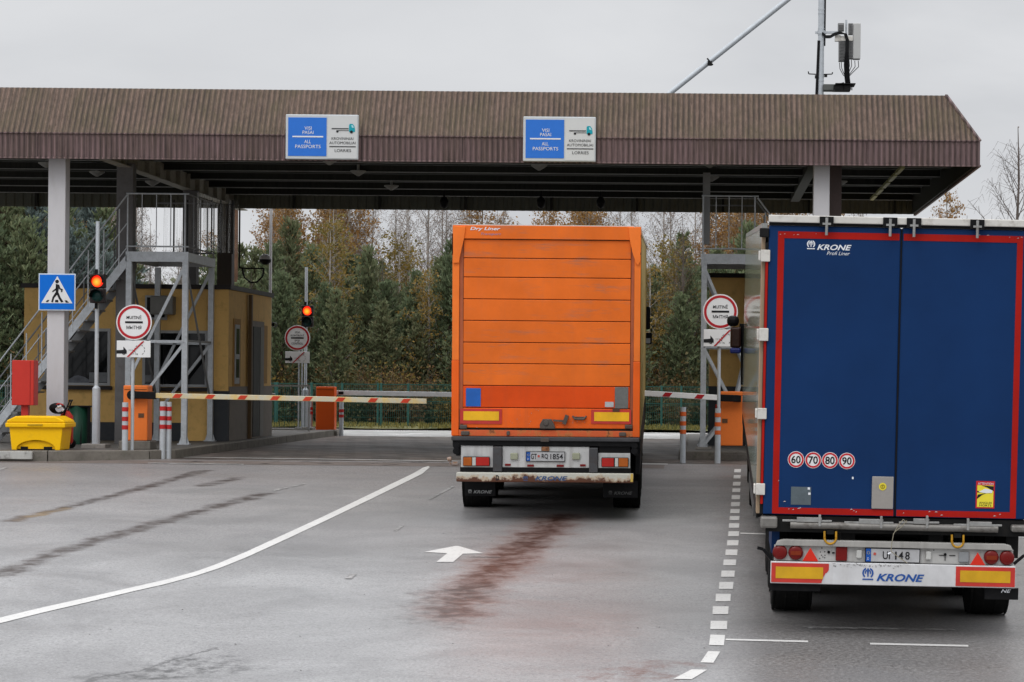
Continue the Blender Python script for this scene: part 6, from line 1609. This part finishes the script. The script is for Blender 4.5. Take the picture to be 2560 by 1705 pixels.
def plant(kind, x, y, s=1.0, label=None, sz=None):
    ms = KIND[kind]; crown, trunk = ms[tr.randrange(len(ms))]
    if kind in ('birch', 'bare') and 300 < 1609+x*F/y < 500 and y > 85: s *= .8
    nm, lb, ct, gr = INFO.get(kind, ('bare_tree', label, 'tree', None))
    t = bpy.data.objects.new(nm, None); COL.objects.link(t); t.location = (x, y, tz(x, y)-.05); t.rotation_euler = (0, 0, tr.uniform(0, 6.28)); s_ = s*tr.uniform(.93,1.07); t.scale = (s_*tr.uniform(.92,1.15), s_, (sz or s)*tr.uniform(.95,1.05))
    t['label'] = label or lb; t['category'] = ct
    if gr and not label: t['group'] = gr
    for nme, me in (('crown', crown), ('trunk', trunk)):
        o = bpy.data.objects.new(nme, me); COL.objects.link(o); o.parent = t
    return t
def wx(px, d): return (px-1609)/F*d
for row, (y, n, hs_) in enumerate(((73.5, 26, .72), (76, 27, .86), (79, 27, .97), (83, 28, .96), (88, 27, .98), (94, 26, 1.0))):
    a, b_ = wx(-130, y), wx(2000, y)
    for i in range(n):
        x = a+(b_-a)*(i+.5+tr.uniform(-.35,.35))/n; px = 1609+x*F/y
        h = hs_*(1+.10*math.sin(px*.012)+.06*math.sin(px*.037+1))
        if px < 290: h *= 1.24
        elif px < 500: h *= .84
        k = 'hazepine' if px < 330 and tr.random() < .6 else 'pine'
        if px < 130: h *= 1.12
        plant(k, x, y+tr.uniform(-1.2,1.2), h, sz=h)
for i in range(92):
    y = tr.uniform(93, 104); px = tr.uniform(-60, 2010)
    if 535 < px < 625 : continue
    kind = 'birch' if (math.sin(px*.011+.8) > -.2) else 'bare'
    if tr.random() < .2: kind = 'bare'
    plant(kind, wx(px, y), y, tr.uniform(.85,1.05))
for px, y, s in ((765, 79, 1.02), (752, 82, .98), (1520, 86, 1.0), (95, 88, 1.0), (180, 86, 1.02), (1540, 83, .85), (940, 90, .95), (1010, 91, .9)):
    plant('yellow', wx(px, y), y, s)
for px, y, s in ((80, 77, .72), (100, 80, .78), (165, 80, .70)): plant('birch', wx(px, y), y, s)
for i in range(16):
    y = tr.uniform(74, 82); px = tr.uniform(560, 1640); plant('sapling', wx(px, y), y, tr.uniform(.42,.66), label='')
for px, y, s in ((757, 74.2, .86), (985, 75, .70), (1492, 75, .80), (1552, 77, .84), (915, 86, .98), (1110, 86, .98)): plant('yellow', wx(px, y), y, s)
for i in range(34):
    y = tr.uniform(71.2, 73.5); plant('shrub', wx(tr.uniform(-60, 1760), y), y, tr.uniform(.6,1.15))
plant('birch', wx(2172, 92), 92, .90, 'lone birch with sparse russet leaves seen right of the canopy end', .90)
plant('grey', wx(2336, 70), 70, .95, 'bare grey tree rising at the right edge behind the blue lorry', .80)
t = bpy.data.objects.new('pine_tree', None); COL.objects.link(t); t.location = (wx(537, 76), 76, -.4); t['category'] = 'tree'; t['label'] = 'thick bare brown pine trunk rising just right of the dark rear canopy column'
m = MB(); m.tube((0,0,0), (0,0,9.2), .13, 12, .09); m.build('trunk', pm('red_pine_bark', (.17,.095,.06), .9, 0, .35, 3, .5, (.06,.035,.025), .5, 14), t)
o = bpy.data.objects.new('crown', KIND['pine'][0][0]); COL.objects.link(o); o.parent = t; o.location = (0,0,8.1); o.scale = (1.0,1.0,.30)
# dense further wood that reads as one mass
vs, fs = [], []; rr = random.Random(99)
for k in range(46000):
    y = rr.uniform(104, 118); x = rr.uniform(wx(-260, 118), wx(2050, 118)); zz = rr.random()**.8*5.6*(.85+.2*math.sin(x*.7)+.1*math.sin(x*2.1))
    c = Vector((x, y, zz-.3)); a_ = Vector((rr.gauss(0,1), rr.gauss(0,1), rr.gauss(0,1))).normalized(); b_ = a_.cross(Vector((rr.gauss(0,1), rr.gauss(0,1), 1))).normalized(); quad(vs, fs, c, a_*.22, b_*.10)
o = bpy.data.objects.new('distant_wood', mk('distant_wood', vs, fs, NEED)); COL.objects.link(o); tag(o, 'dense dark mass of the wood far behind the fence', 'wood', kind='stuff')
# grass tufts along the verge
vs, fs = [], []
for k in range(9000):
    x = rr.uniform(-24, 12); y = rr.uniform(65.7, 68.5); h = rr.uniform(.04,.13); a = rr.uniform(0,3.14); c = Vector((x, y, .06+h*.5)); quad(vs, fs, c, Vector((math.cos(a)*.012, math.sin(a)*.012, 0)), Vector((rr.gauss(0,.02), rr.gauss(0,.02), h*.6)))
o = bpy.data.objects.new('verge_grass', mk('verge_grass', vs, fs, leaf_mat('grass_blades', [(.10,.11,.03), (.20,.17,.05), (.13,.13,.04)]))); COL.objects.link(o); tag(o, 'yellowing grass along the foot of the mesh fence', 'grass', kind='stuff')
